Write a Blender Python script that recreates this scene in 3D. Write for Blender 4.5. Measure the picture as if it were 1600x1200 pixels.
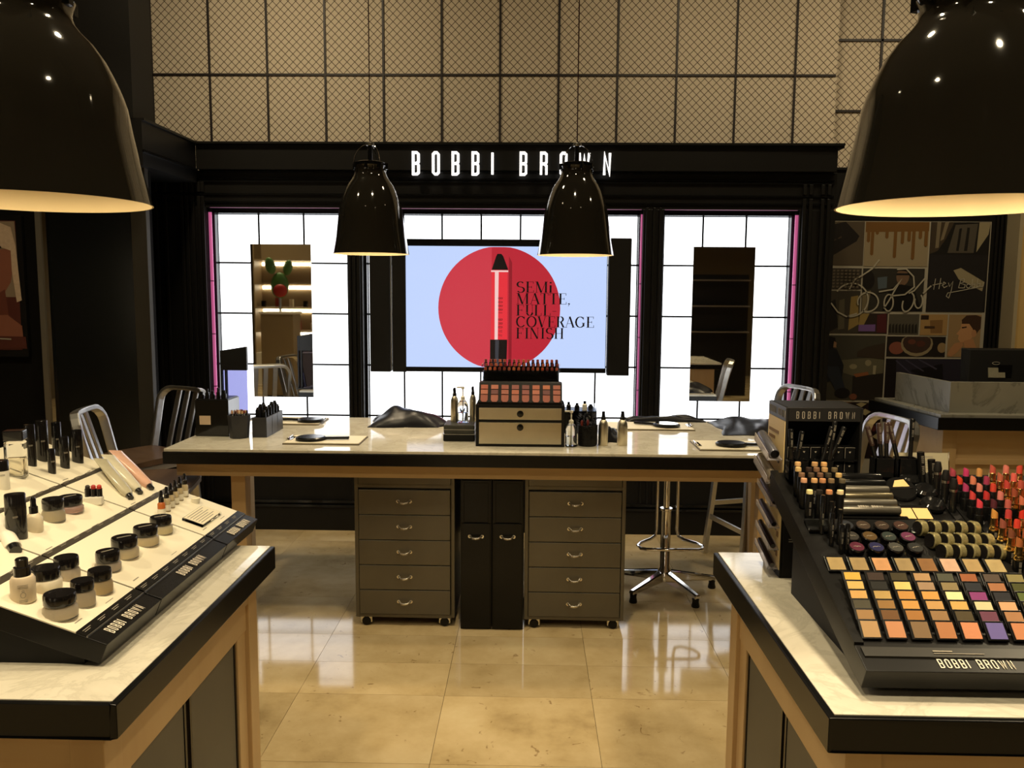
import bpy, bmesh, math, random
from math import pi, sin, cos, radians
from mathutils import Matrix, Vector
random.seed(7)
S = bpy.context.scene
for o in list(bpy.data.objects): bpy.data.objects.remove(o)
COL = S.collection

# ------------------------------------------------------------------ camera
cam = bpy.data.objects.new('camera', bpy.data.cameras.new('camera'))
COL.objects.link(cam)
cam.data.sensor_width = 36.0; cam.data.lens = 1294.0/1600*36; cam.data.clip_start = 0.02
cam.matrix_world = (Matrix.Translation((0, 0, 1.62)) @ Matrix.Rotation(radians(1.25), 4, 'Z')
                    @ Matrix.Rotation(pi/2-radians(6.4), 4, 'X') @ Matrix.Rotation(radians(0.42), 4, 'Z'))
S.camera = cam
# ------------------------------------------------------------------ exposure, world, big lights
S.view_settings.view_transform = 'Standard'; S.view_settings.look = 'None'
S.view_settings.exposure = 0.0; S.view_settings.gamma = 1.0
S.view_settings.use_curve_mapping = False
W = bpy.data.worlds.new('world'); S.world = W; W.use_nodes = True
W.node_tree.nodes['Background'].inputs[0].default_value = (1, .75, .5, 1)
W.node_tree.nodes['Background'].inputs[1].default_value = 0.03
WARM = (1.0, .82, .52)
def lamp(kind, loc, power, color=WARM, size=.3, rot=(0, 0, 0), spot=None, blend=.5):
    d = bpy.data.lights.new('light', kind); d.energy = power; d.color = color
    if kind == 'AREA': d.shape = 'DISK'; d.size = size; d.spread = radians(spot or 180); spot = None
    else: d.shadow_soft_size = size
    if spot: d.spot_size = radians(spot); d.spot_blend = blend
    o = bpy.data.objects.new('ceiling_or_fill_light', d); o.location = loc; o.rotation_euler = rot
    COL.objects.link(o); return o
CEIL = 4.3
DOWN = [(-1.5, .3), (1.3, .3), (-.1, 2.3), (-2.8, 2.6), (3.0, 2.9), (-4.4, -2.2), (.2, -3.0), (4.2, -2.4)]
for x, y in DOWN:
    lamp('AREA', (x, y, CEIL-.06), 25, size=.2, spot=115)
# unseen fill lamps, added to brighten the upper wall above the shopfront
lamp('AREA', (-1.7, 4.2, CEIL-.06), 22, size=.3, rot=(radians(32), 0, 0), spot=130)
lamp('AREA', (1.2, 4.2, CEIL-.06), 14, size=.3, rot=(radians(32), 0, 0), spot=130)
lamp('AREA', (2.9, 4.6, CEIL-.06), 11, size=.3, rot=(radians(35), 0, 0), spot=110)  # added fill lamp aimed at the photo collage, no fixture built

# ------------------------------------------------------------------ colour and materials
def lin(h):
    h = h.lstrip('#'); c = [int(h[i:i+2], 16)/255 for i in (0, 2, 4)]
    return tuple((v/12.92 if v <= .04045 else ((v+.055)/1.055)**2.4) for v in c)
MATS = {}
def mat(name, col, rough=.5, metal=0, var=0.0, scale=8, bump=0, emit=None, es=1, trans=0, ior=1.45, coat=0, spec=.5):
    if name in MATS: return MATS[name]
    m = bpy.data.materials.new(name); MATS[name] = m; m.use_nodes = True
    nt = m.node_tree; b = nt.nodes['Principled BSDF']
    c = lin(col) if isinstance(col, str) else col
    b.inputs['Base Color'].default_value = (*c, 1); b.inputs['Roughness'].default_value = rough
    b.inputs['Metallic'].default_value = metal; b.inputs['IOR'].default_value = ior
    b.inputs['Transmission Weight'].default_value = trans; b.inputs['Coat Weight'].default_value = coat
    b.inputs['Specular IOR Level'].default_value = spec
    if emit:
        e = lin(emit) if isinstance(emit, str) else emit
        b.inputs['Emission Color'].default_value = (*e, 1); b.inputs['Emission Strength'].default_value = es
    if var or bump:
        tc = nt.nodes.new('ShaderNodeTexCoord'); n = nt.nodes.new('ShaderNodeTexNoise')
        n.inputs['Scale'].default_value = scale; n.inputs['Detail'].default_value = 5
        nt.links.new(tc.outputs['Object'], n.inputs['Vector'])
        if var:
            mx = nt.nodes.new('ShaderNodeMix'); mx.data_type = 'RGBA'
            mx.inputs[6].default_value = (*[v*(1-var) for v in c], 1); mx.inputs[7].default_value = (*[min(1, v*(1+var)) for v in c], 1)
            nt.links.new(n.outputs['Fac'], mx.inputs[0]); nt.links.new(mx.outputs[2], b.inputs['Base Color'])
        if bump:
            bp = nt.nodes.new('ShaderNodeBump'); bp.inputs['Strength'].default_value = bump; bp.inputs['Distance'].default_value = .01
            nt.links.new(n.outputs['Fac'], bp.inputs['Height']); nt.links.new(bp.outputs['Normal'], b.inputs['Normal'])
    return m
def ramp(nt, stops):
    r = nt.nodes.new('ShaderNodeValToRGB'); e = r.color_ramp.elements
    while len(e) < len(stops): e.new(.5)
    for k, (p, c) in zip(e, stops): k.position = p; k.color = (*c, 1)
    return r
def marble(name, base, vein, rough=.08, scale=2.2, amt=.5):
    m = mat(name, base, rough); nt = m.node_tree; b = nt.nodes['Principled BSDF']
    tc = nt.nodes.new('ShaderNodeTexCoord')
    d = nt.nodes.new('ShaderNodeTexNoise'); d.inputs['Scale'].default_value = scale*1.3; d.inputs['Detail'].default_value = 8
    nt.links.new(tc.outputs['Object'], d.inputs['Vector'])
    n = nt.nodes.new('ShaderNodeTexNoise'); n.inputs['Scale'].default_value = scale; n.inputs['Detail'].default_value = 9; n.inputs['Roughness'].default_value = .62; n.inputs['Distortion'].default_value = 2.2
    nt.links.new(tc.outputs['Object'], n.inputs['Vector'])
    L = lin(base); V = lin(vein); mid = tuple(L[i]*(1-amt*.35)+V[i]*amt*.35 for i in range(3))
    r = ramp(nt, [(0, L), (.46, L), (.5, tuple(L[i]*(1-amt)+V[i]*amt for i in range(3))), (.54, mid), (.7, L)])
    nt.links.new(n.outputs['Fac'], r.inputs[0])
    mx = nt.nodes.new('ShaderNodeMix'); mx.data_type = 'RGBA'; mx.blend_type = 'MULTIPLY'; mx.inputs[0].default_value = 1
    r2 = ramp(nt, [(.3, (.86, .85, .82)), (.6, (1, 1, 1))]); nt.links.new(d.outputs['Fac'], r2.inputs[0])
    nt.links.new(r.outputs[0], mx.inputs[6]); nt.links.new(r2.outputs[0], mx.inputs[7]); nt.links.new(mx.outputs[2], b.inputs['Base Color'])
    return m
def wood(name, c1, c2, rough=.4, sc=(1, 1, 14)):
    m = mat(name, c1, rough); nt = m.node_tree; b = nt.nodes['Principled BSDF']
    tc = nt.nodes.new('ShaderNodeTexCoord'); mp = nt.nodes.new('ShaderNodeMapping'); mp.inputs['Scale'].default_value = sc
    n = nt.nodes.new('ShaderNodeTexNoise'); n.inputs['Scale'].default_value = 5; n.inputs['Detail'].default_value = 6; n.inputs['Distortion'].default_value = .6
    nt.links.new(tc.outputs['Object'], mp.inputs[0]); nt.links.new(mp.outputs[0], n.inputs['Vector'])
    r = ramp(nt, [(.3, lin(c1)), (.7, lin(c2))]); nt.links.new(n.outputs['Fac'], r.inputs[0]); nt.links.new(r.outputs[0], b.inputs['Base Color'])
    return m
def floor_stone():
    m = mat('floor_limestone', '#c9b48c', .07); nt = m.node_tree; b = nt.nodes['Principled BSDF']
    g = nt.nodes.new('ShaderNodeNewGeometry'); oi = nt.nodes.new('ShaderNodeObjectInfo')
    ad = nt.nodes.new('ShaderNodeVectorMath'); ad.operation = 'MULTIPLY_ADD'
    cv = nt.nodes.new('ShaderNodeCombineXYZ'); nt.links.new(oi.outputs['Random'], cv.inputs[2])
    ad.inputs[1].default_value = (1, 1, 1); nt.links.new(g.outputs['Position'], ad.inputs[0]); nt.links.new(cv.outputs[0], ad.inputs[2])
    n = nt.nodes.new('ShaderNodeTexNoise'); n.inputs['Scale'].default_value = 3.2; n.inputs['Detail'].default_value = 9; n.inputs['Roughness'].default_value = .62
    nt.links.new(ad.outputs[0], n.inputs['Vector'])
    r = ramp(nt, [(.30, lin('#a08a62')), (.44, lin('#b9a378')), (.6, lin('#c6b188')), (.75, lin('#cdbb93'))])
    nt.links.new(n.outputs['Fac'], r.inputs[0])
    f = nt.nodes.new('ShaderNodeTexNoise'); f.inputs['Scale'].default_value = 17; f.inputs['Detail'].default_value = 3; f.inputs['Distortion'].default_value = 1.5
    nt.links.new(ad.outputs[0], f.inputs['Vector'])
    fr = ramp(nt, [(.27, (.42, .34, .25)), (.33, (1, 1, 1))]); nt.links.new(f.outputs['Fac'], fr.inputs[0])
    mx = nt.nodes.new('ShaderNodeMix'); mx.data_type = 'RGBA'; mx.blend_type = 'MULTIPLY'; mx.inputs[0].default_value = .75
    nt.links.new(r.outputs[0], mx.inputs[6]); nt.links.new(fr.outputs[0], mx.inputs[7])
    h = nt.nodes.new('ShaderNodeHueSaturation'); mr = nt.nodes.new('ShaderNodeMapRange'); mr.inputs[3].default_value = .9; mr.inputs[4].default_value = 1.08
    nt.links.new(oi.outputs['Random'], mr.inputs[0]); nt.links.new(mr.outputs[0], h.inputs['Value']); nt.links.new(mx.outputs[2], h.inputs['Color'])
    nt.links.new(h.outputs[0], b.inputs['Base Color'])
    return m
def mesh_paper():
    m = mat('diamond_mesh_paper', '#a8916c', .7); nt = m.node_tree; b = nt.nodes['Principled BSDF']
    g = nt.nodes.new('ShaderNodeNewGeometry'); sx = nt.nodes.new('ShaderNodeSeparateXYZ'); nt.links.new(g.outputs['Position'], sx.inputs[0])
    outs = []
    for sg in ('ADD', 'SUBTRACT'):
        a = nt.nodes.new('ShaderNodeMath'); a.operation = sg; nt.links.new(sx.outputs[0], a.inputs[0]); nt.links.new(sx.outputs[2], a.inputs[1])
        d = nt.nodes.new('ShaderNodeMath'); d.operation = 'PINGPONG'; d.inputs[1].default_value = .0272; nt.links.new(a.outputs[0], d.inputs[0])
        l = nt.nodes.new('ShaderNodeMath'); l.operation = 'LESS_THAN'; l.inputs[1].default_value = .0032; nt.links.new(d.outputs[0], l.inputs[0])
        outs.append(l)
    mxx = nt.nodes.new('ShaderNodeMath'); mxx.operation = 'MAXIMUM'
    nt.links.new(outs[0].outputs[0], mxx.inputs[0]); nt.links.new(outs[1].outputs[0], mxx.inputs[1])
    mx = nt.nodes.new('ShaderNodeMix'); mx.data_type = 'RGBA'; mx.inputs[6].default_value = (*lin('#c8bba6'), 1); mx.inputs[7].default_value = (*lin('#4a3826'), 1)
    nt.links.new(mxx.outputs[0], mx.inputs[0]); nt.links.new(mx.outputs[2], b.inputs['Base Color'])
    return m
BLK = mat('black_paint', (.007, .0065, .006), .42, var=.15, scale=6, spec=.3)
BLKG = mat('black_gloss', (.006, .006, .006), .12, coat=.3)
BLKP = mat('black_plastic', (.0045, .0045, .0045), .25, spec=.3)
BLKM = mat('black_matte', (.007, .0065, .006), .55, var=.2, scale=30, spec=.3)
ENAM = mat('black_enamel', (.014, .0125, .0095), .07, coat=1.0)
ENIN = mat('lamp_inner_white', '#c6b48c', .5)
CHROME = mat('chrome', (.75, .74, .72), .07, 1)
NICKEL = mat('satin_nickel', (.85, .82, .74), .25, 1)
STEEL = mat('brushed_steel', (.42, .41, .38), .3, 1, var=.12, scale=40)
ALU = mat('brushed_aluminium', (.62, .61, .58), .32, 1, var=.08, scale=60)
GUN = mat('gunmetal', (.15, .14, .115), .38, .75, var=.18, scale=5)
CHAMP = mat('champagne_steel', (.66, .60, .46), .3, 1, var=.1, scale=14)
MIRR = mat('mirror_glass', (.86, .84, .78), .015, 1)
MARB = marble('white_marble', '#ddd7c6', '#a8a290', scale=3.5, amt=.35)
MARG = marble('grey_marble', '#8f8c80', '#57544b', .25, 1.6)
WOOD = wood('pale_beech', '#b39468', '#c6a97c', .38, (1, 1, .12))
WOODH = wood('pale_beech_rail', '#b39468', '#c6a97c', .38, (.12, 1, 1))
SEATW = wood('dark_seat_wood', '#4a382a', '#5f4a38', .4, (.3, 2, 1))
FLOOR = floor_stone()
PAPER = mesh_paper()
CREAM = mat('cream_card', '#e6dcc0', .5)
WHITE = mat('white_plastic', '#e9e4d4', .35)
TRAYW = mat('tray_white', '#ece4cc', .32, var=.03, scale=3)
GLASS = mat('clear_glass', (1, 1, 1), .02, trans=1, ior=1.45)
ACRY = mat('clear_acrylic', (.95, .97, 1), .04, trans=1, ior=1.15)
PANE = mat('lit_white_pane', (.9, .9, .9), .3, emit=(.93, .96, 1.0), es=2.6)
LETTER = mat('lit_letter', (.9, .9, .9), .4, emit=(1, .97, .93), es=1.6)
LETW = mat('white_lettering', '#efe6d2', .5)
LETG = mat('grey_lettering', '#8f887a', .5)
NEON = mat('magenta_tube', (.5, .1, .3), .3, emit=(.62, .13, .32), es=.5)
GROUT = mat('grout', '#6b5a3e', .8)
GOLD = mat('gold_metal', (.85, .58, .22), .16, 1)

# ------------------------------------------------------------------ mesh builder
class MB:
    def __init__(s): s.v = []; s.f = []; s.mi = []; s.sm = []; s.M = Matrix.Identity(4)
    def add(s, vs, fs, m=0, sm=False):
        b = len(s.v)
        for v in vs: s.v.append(tuple(s.M @ Vector(v)))
        for f in fs: s.f.append([b+i for i in f]); s.mi.append(m); s.sm.append(sm)
        return s
    def box(s, x0, x1, y0, y1, z0, z1, m=0):
        v = [(x, y, z) for z in (z0, z1) for y in (y0, y1) for x in (x0, x1)]
        return s.add(v, [(0, 2, 3, 1), (4, 5, 7, 6), (0, 1, 5, 4), (2, 6, 7, 3), (0, 4, 6, 2), (1, 3, 7, 5)], m)
    def cbox(s, c, d, m=0):
        return s.box(c[0]-d[0]/2, c[0]+d[0]/2, c[1]-d[1]/2, c[1]+d[1]/2, c[2]-d[2]/2, c[2]+d[2]/2, m)
    def lathe(s, prof, seg=24, m=0, c=(0, 0, 0), sx=1, sy=1, cap0=True, cap1=True, sm=True):
        vs = []; fs = []
        for r, z in prof:
            for k in range(seg):
                a = 2*pi*k/seg; vs.append((c[0]+r*cos(a)*sx, c[1]+r*sin(a)*sy, c[2]+z))
        for i in range(len(prof)-1):
            for k in range(seg):
                k2 = (k+1) % seg; fs.append((i*seg+k, i*seg+k2, (i+1)*seg+k2, (i+1)*seg+k))
        s.add(vs, fs, m, sm)
        if cap0: s.add([vs[k] for k in range(seg)][::-1], [tuple(range(seg))], m)
        if cap1: s.add([vs[(len(prof)-1)*seg+k] for k in range(seg)], [tuple(range(seg))], m)
        return s
    def cyl(s, c, r, h, seg=16, m=0, r2=None, sx=1, sy=1):
        return s.lathe([(r, 0), (r if r2 is None else r2, h)], seg, m, c, sx, sy)
    def tube(s, pts, r, seg=8, m=0, closed=False):
        pts = [Vector(p) for p in pts]; n = len(pts); vs = []; fs = []; up = None
        for i, p in enumerate(pts):
            a = pts[i-1] if (i or closed) else p; b = pts[(i+1) % n] if (i < n-1 or closed) else p
            t = (b-a).normalized()
            if up is None: up = t.orthogonal().normalized()
            else: up = (up-t*up.dot(t)).normalized()
            w = t.cross(up)
            for k in range(seg):
                q = 2*pi*k/seg; vs.append(p+up*cos(q)*r+w*sin(q)*r)
        for i in range(n if closed else n-1):
            j = (i+1) % n
            for k in range(seg):
                k2 = (k+1) % seg; fs.append((i*seg+k, i*seg+k2, j*seg+k2, j*seg+k))
        s.add(vs, fs, m, True)
        if not closed:
            s.add(vs[:seg], [tuple(range(seg))[::-1]], m); s.add(vs[-seg:], [tuple(range(seg))], m)
        return s
    def ribbon(s, pts, nrm, w, t, m=0):      # rectangular bar swept along pts; w along nrm, t across
        pts = [Vector(p) for p in pts]; nrm = Vector(nrm).normalized(); vs = []; fs = []; n = len(pts)
        for i, p in enumerate(pts):
            a = pts[max(0, i-1)]; b = pts[min(n-1, i+1)]; tt = (b-a).normalized(); q = tt.cross(nrm).normalized()
            for u, v in ((-1, -1), (1, -1), (1, 1), (-1, 1)): vs.append(p+nrm*u*w/2+q*v*t/2)
        for i in range(n-1):
            for k in range(4): fs.append((i*4+k, i*4+(k+1) % 4, i*4+4+(k+1) % 4, i*4+4+k))
        fs += [(3, 2, 1, 0), (n*4-4, n*4-3, n*4-2, n*4-1)]
        return s.add(vs, fs, m)
    def prism(s, poly, d0, d1, axis='y', m=0):   # poly in (x,z) for axis y, (y,z) for axis x, (x,y) for axis z
        n = len(poly)
        def P(a, b, d): return {'y': (a, d, b), 'x': (d, a, b), 'z': (a, b, d)}[axis]
        vs = [P(a, b, d0) for a, b in poly]+[P(a, b, d1) for a, b in poly]
        return s.add(vs, [tuple(range(n))[::-1], tuple(range(n, 2*n))]+[(i, (i+1) % n, n+(i+1) % n, n+i) for i in range(n)], m)
    def flat(s, poly, y=0, m=0):             # flat print in the x-z plane
        return s.add([(a, y, b) for a, b in poly], [tuple(range(len(poly)))], m)
    def mesh(s, name, mats, bevel=0, seg=2):
        me = bpy.data.meshes.new(name); me.from_pydata(s.v, [], s.f)
        for q in mats: me.materials.append(q)
        me.polygons.foreach_set('material_index', s.mi); me.polygons.foreach_set('use_smooth', s.sm)
        bm = bmesh.new(); bm.from_mesh(me)
        bmesh.ops.remove_doubles(bm, verts=bm.verts, dist=1e-6)
        if bevel:
            ed = [e for e in bm.edges if len(e.link_faces) == 2 and e.calc_face_angle(0) > .6]
            bmesh.ops.bevel(bm, geom=ed, offset=bevel, segments=seg, affect='EDGES', profile=.5)
        bmesh.ops.recalc_face_normals(bm, faces=bm.faces)
        for e in bm.edges:
            if len(e.link_faces) == 2 and e.calc_face_angle(0) > .7: e.smooth = False
        bm.to_mesh(me); bm.free(); return me
    def build(s, name, mats, parent=None, loc=(0, 0, 0), rot=(0, 0, 0), bevel=0, label=None, kind=None, seg=2):
        return put(name, s.mesh(name, mats if isinstance(mats, (list, tuple)) else [mats], bevel, seg), parent, loc, rot, label, kind)
def put(name, me, parent=None, loc=(0, 0, 0), rot=(0, 0, 0), label=None, kind=None):
    o = bpy.data.objects.new(name, me); COL.objects.link(o); o.location = loc
    o.rotation_euler = rot if hasattr(rot, '__len__') else (0, 0, rot)
    if parent: o.parent = parent
    if label: o['label'] = label
    if kind: o['kind'] = kind
    return o
def thing(name, label, cat, loc=(0, 0, 0), rot=0, group=None):
    o = bpy.data.objects.new(name, None); COL.objects.link(o); o.location = loc; o.rotation_euler = (0, 0, rot)
    o.empty_display_size = .05
    o['label'] = label; o['category'] = cat
    if group: o['group'] = group
    return o
def tag(o, label, cat, group=None):
    o['label'] = label; o['category'] = cat
    if group: o['group'] = group
    return o
CACHE = {}
def cached(key, fn, mats, bevel=0):
    if key not in CACHE: CACHE[key] = fn(MB()).mesh(key if isinstance(key, str) else str(key[0]), mats, bevel)
    return CACHE[key]
def children(o): return list(o.children)
def copy_tree(o, parent=None, loc=None, rot=None, label=None):
    c = o.copy(); COL.objects.link(c); c.parent = parent
    if loc is not None: c.location = loc
    if rot is not None: c.rotation_euler = (0, 0, rot)
    if label: c['label'] = label
    for ch in list(o.children): copy_tree(ch, c)
    return c

# ------------------------------------------------------------------ lettering (own stroke letters)
def arc(cx, cz, rx, rz, a0, a1, n=10):
    return [(cx+rx*cos(radians(a0+(a1-a0)*i/n)), cz+rz*sin(radians(a0+(a1-a0)*i/n))) for i in range(n+1)]
SK = {  # skeletons in a 1 x 1 cell, closed flag first
 'B': [(1, [(0, 0), (0, 1), (.7, 1), (1, .93), (1, .58), (.75, .5), (1, .42), (1, .07), (.7, 0)]), (0, [(0, .5), (.75, .5)])],
 'O': [(1, [(0, .08), (0, .92), (.3, 1), (.7, 1), (1, .92), (1, .08), (.7, 0), (.3, 0)])],
 'I': [(0, [(.5, 0), (.5, 1)])],
 'R': [(0, [(0, 0), (0, 1), (.7, 1), (1, .93), (1, .57), (.7, .5), (0, .5)]), (0, [(.62, .5), (1, .4), (1, 0)])],
 'W': [(0, [(0, 1), (.25, 0), (.5, .9), (.75, 0), (1, 1)])],
 'N': [(0, [(0, 0), (0, 1), (1, 0), (1, 1)])]}
def stroke(mb, pts, w, closed, y0, y1, m=0, wf=None):
    n = len(pts); P = [Vector(p) for p in pts]; L = []; R = []
    for i in range(n):
        a = P[i-1] if (i or closed) else None; b = P[(i+1) % n] if (i < n-1 or closed) else None
        d1 = (P[i]-a).normalized() if a is not None else None; d2 = (b-P[i]).normalized() if b is not None else None
        if d1 is None: d1 = d2
        if d2 is None: d2 = d1
        n1 = Vector((-d1[1], d1[0])); n2 = Vector((-d2[1], d2[0])); q = n1+n2
        q = q.normalized() if q.length > 1e-6 else n1
        k = min(1/max(q.dot(n1), .2), 1.6)
        ww = w if wf is None else wf(abs((d1+d2).normalized()[1]))
        L.append(P[i]+q*k*ww/2); R.append(P[i]-q*k*ww/2)
    for i in range(n if closed else n-1):
        j = (i+1) % n; quad = [L[i], L[j], R[j], R[i]]
        if y0 == y1: mb.flat([(p[0], p[1]) for p in quad], y0, m)
        else: mb.prism([(p[0], p[1]) for p in quad], y0, y1, 'y', m)
def word(mb, text, x, z, h, w, pitch, sw, y0=0, y1=0, m=0, sp=None):
    for c in text:
        if c == ' ': x += (sp or pitch)*.9; continue
        cw = w*1.35 if c == 'W' else w
        for closed, pts in SK[c]:
            q = [((x+sw/2) if c == 'I' else x+sw/2+p[0]*(cw-sw), z+sw/2+p[1]*(h-sw)) for p in pts]
            stroke(mb, q, sw, closed, y0, y1, m)
        x += {'I': pitch*.72, 'W': pitch+w*.35}.get(c, pitch)
    return x
def brand_word(mb, x, z, h, y0=0, y1=0, m=0, wide=.3, gap=.5, spc=1.0):
    """BOBBI BROWN in condensed capitals; h = letter height; returns right end."""
    return word(mb, 'BOBBI BROWN', x, z, h, h*wide, h*gap, h*.085, y0, y1, m, sp=h*gap*spc)
def brand_len(h, wide=.3, gap=.5, spc=1.0):
    return 9*h*gap+h*gap*spc*.9+h*wide*.35+0*h-h*(gap-wide)-h*gap*.28+0
# Didone-like letters for the screen: (kind, closed, points); T thick, t thin, c by direction
def didone(mb, text, x, z, h, y, m=0, k=.62):
    th = h*.14; tn = h*.035; wd = {'M': .95, 'i': .28, 'I': .36, ',': .25, '-': .4, 'A': .74, 'O': .82, 'C': .74, 'G': .8, 'V': .72, 'N': .8, 'H': .8}
    def sf(cx, cz, l=.2): return ('t', [(cx-l/2, cz), (cx+l/2, cz)])
    for c in text:
        w = wd.get(c, .62)
        if c == 'S': g = [('c', arc(.29, .74, .22, .24, 30, 270)+arc(.31, .25, .25, .25, 90, -150)[1:])]
        elif c == 'E': g = [('T', [(.14, 0), (.14, 1)]), ('t', [(0, .985), (.55, .985), (.55, .8)]), ('t', [(0, .015), (.58, .015), (.58, .22)]), ('t', [(.14, .5), (.42, .5)]), ('t', [(.42, .4), (.42, .6)])]
        elif c == 'F': g = [('T', [(.14, 0), (.14, 1)]), ('t', [(0, .985), (.55, .985), (.55, .78)]), ('t', [(.14, .5), (.42, .5)]), ('t', [(.42, .4), (.42, .6)]), sf(.14, .015, .28)]
        elif c == 'M': g = [('t', [(.12, 0), (.12, 1)]), ('T', [(.14, 1), (.46, 0)]), ('t', [(.46, 0), (.78, 1)]), ('T', [(.8, 0), (.8, 1)]), sf(.12, .015), sf(.8, .015, .26), sf(.1, .985, .2), sf(.82, .985, .22)]
        elif c == 'i': g = [('T', [(.13, 0), (.13, .68)]), sf(.13, .015, .26), ('T', [(.13, .84), (.13, .97)])]
        elif c == 'I': g = [('T', [(.18, 0), (.18, 1)]), sf(.18, .015, .32), sf(.18, .985, .32)]
        elif c == 'A': g = [('t', [(.08, 0), (.36, 1)]), ('T', [(.36, 1), (.66, 0)]), ('t', [(.18, .35), (.54, .35)]), sf(.08, .015), sf(.66, .015, .26)]
        elif c == 'T': g = [('T', [(.3, 0), (.3, 1)]), ('t', [(.02, .8), (.02, .985), (.58, .985), (.58, .8)]), sf(.3, .015, .28)]
        elif c == 'U': g = [('T', [(.14, 1), (.14, .3)]), ('c', arc(.34, .28, .2, .27, 180, 360)), ('t', [(.54, .28), (.54, 1)]), sf(.14, .985, .28), sf(.54, .985)]
        elif c == 'L': g = [('T', [(.14, 0), (.14, 1)]), sf(.14, .985, .28), ('t', [(0, .015), (.54, .015), (.54, .25)])]
        elif c == 'C': g = [('c', arc(.38, .5, .33, .49, 40, 320)), ('t', [(.64, .7), (.64, .98)])]
        elif c == 'G': g = [('c', arc(.38, .5, .33, .49, 40, 320)), ('T', [(.64, .1), (.64, .42)]), ('t', [(.64, .7), (.64, .98)]), sf(.64, .42, .26)]
        elif c == 'O': g = [('c', arc(.4, .5, .34, .49, 0, 360, 18))]
        elif c == 'V': g = [('T', [(.08, 1), (.34, 0)]), ('t', [(.34, 0), (.6, 1)]), sf(.08, .985, .26), sf(.6, .985)]
        elif c == 'R': g = [('T', [(.14, 0), (.14, 1)]), ('t', [(.0, .985), (.32, .985)]), ('c', arc(.32, .75, .2, .235, 90, -90)), ('t', [(.32, .515), (.14, .515)]), ('T', [(.36, .5), (.56, .02)]), sf(.14, .015, .28), sf(.6, .015, .16)]
        elif c == 'N': g = [('t', [(.1, 0), (.1, 1)]), ('T', [(.12, 1), (.62, 0)]), ('t', [(.64, 0), (.64, 1)]), sf(.1, .015), sf(.64, .985), sf(.06, .985, .14)]
        elif c == 'H': g = [('T', [(.14, 0), (.14, 1)]), ('T', [(.62, 0), (.62, 1)]), ('t', [(.14, .5), (.62, .5)])]+[sf(a, b, .28) for a in (.14, .62) for b in (.015, .985)]
        elif c == ',': g = [('T', [(.1, .1), (.1, 0)]), ('t', [(.13, 0), (.05, -.16)])]
        elif c == '-': g = [('t', [(.02, .42), (.32, .42)])]
        for kind, pts in g:
            q = [(x+p[0]*h*1.0, z+p[1]*h) for p in pts]
            if kind == 'c': stroke(mb, q, th, False, y, y, m, wf=lambda d: tn+(th-tn)*d)
            else: stroke(mb, q, th if kind == 'T' else tn, False, y, y, m)
        x += (w+.06)*h
    return x
# ================================================================== ROOM SHELL
def struct(name, mb, m, parent=None, bevel=0):
    o = mb.build(name, m, parent, bevel=bevel)
    if parent is None: o['kind'] = 'structure'
    return o
fl = struct('floor', MB().box(-7, 7, -5.5, 7, -.25, -.012), GROUT)
xs = [-.925+.5925*k for k in range(-6, 9)]
ys = [.3, .8, 1.29, 1.77, 2.2, 2.68, 3.165, 3.455, 3.745, 4.22, 4.71, 5.2, 5.69]
for i in range(len(xs)-1):
    for j in range(len(ys)-1):
        w = xs[i+1]-xs[i]-.0016; d = ys[j+1]-ys[j]-.0016
        me = cached(('floor_tile', round(w, 3), round(d, 3)), lambda b, w=w, d=d: b.box(-w/2, w/2, -d/2, d/2, -.012, 0), [FLOOR])
        put('floor_tile', me, fl, ((xs[i]+xs[i+1])/2, (ys[j]+ys[j+1])/2, 0))
x0, x1 = xs[0], xs[-1]
MB().box(-7, x0-.001, -5.5, 7, -.012, 0).box(x1+.001, 7, -5.5, 7, -.012, 0).box(x0, x1, -5.5, ys[0]-.001, -.012, 0).build('floor_margin', FLOOR, fl)
ce = struct('ceiling', MB().box(-7, 7, -5.5, 7, CEIL, CEIL+.1), mat('ceiling_paint', '#4c4335', .8, var=.1, scale=2))
struct('wall_left', MB().box(-7.1, -7, -5.5, 7, 0, CEIL), mat('warm_wall', '#5c503c', .7, var=.1, scale=2))
struct('wall_right', MB().box(7, 7.1, -5.5, 7, 0, CEIL), MATS['warm_wall'])
struct('wall_rear', MB().box(-7, 7, -5.6, -5.5, 0, CEIL), MATS['warm_wall'])
# upper wall with the diamond mesh print and its dark grid bars
wb = struct('wall_back', MB().box(-7, 2.11, 6.0, 6.1, 0, CEIL), PAPER)
BAR = mat('dark_brown_bar', (.012, .006, .006), .5)
me = cached('grid_bar_v', lambda b: b.box(-.007, .007, -.012, 0, 2.35, CEIL), [BAR])
for k in range(-2, 12): put('grid_bar', me, wb, (-2.688+.4097*k, 6.0, 0))
for z in (2.52, 3.122, 3.724):
    MB().box(-3.6, 2.10, 5.990, 6.0, z-.007, z+.007).build('grid_bar', BAR, wb)
wr = struct('wall_right_back', MB().box(2.11, 7, 6.25, 6.35, 0, CEIL), PAPER)
for x in (2.17+.335, 2.17+.335+.72, 2.17+.335+1.44, 2.17+2.5): MB().box(x-.008, x+.008, 6.238, 6.25, 2.4, CEIL).build('grid_bar', BAR, wr)
for z in (2.43, 2.935, 3.43, 3.93): MB().box(2.11, 5, 6.238, 6.25, z-.008, z+.008).build('grid_bar', BAR, wr)
MB().box(2.09, 2.11, 6.1, 6.25, 0, CEIL).build('return_panel', PAPER, wb)
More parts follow.
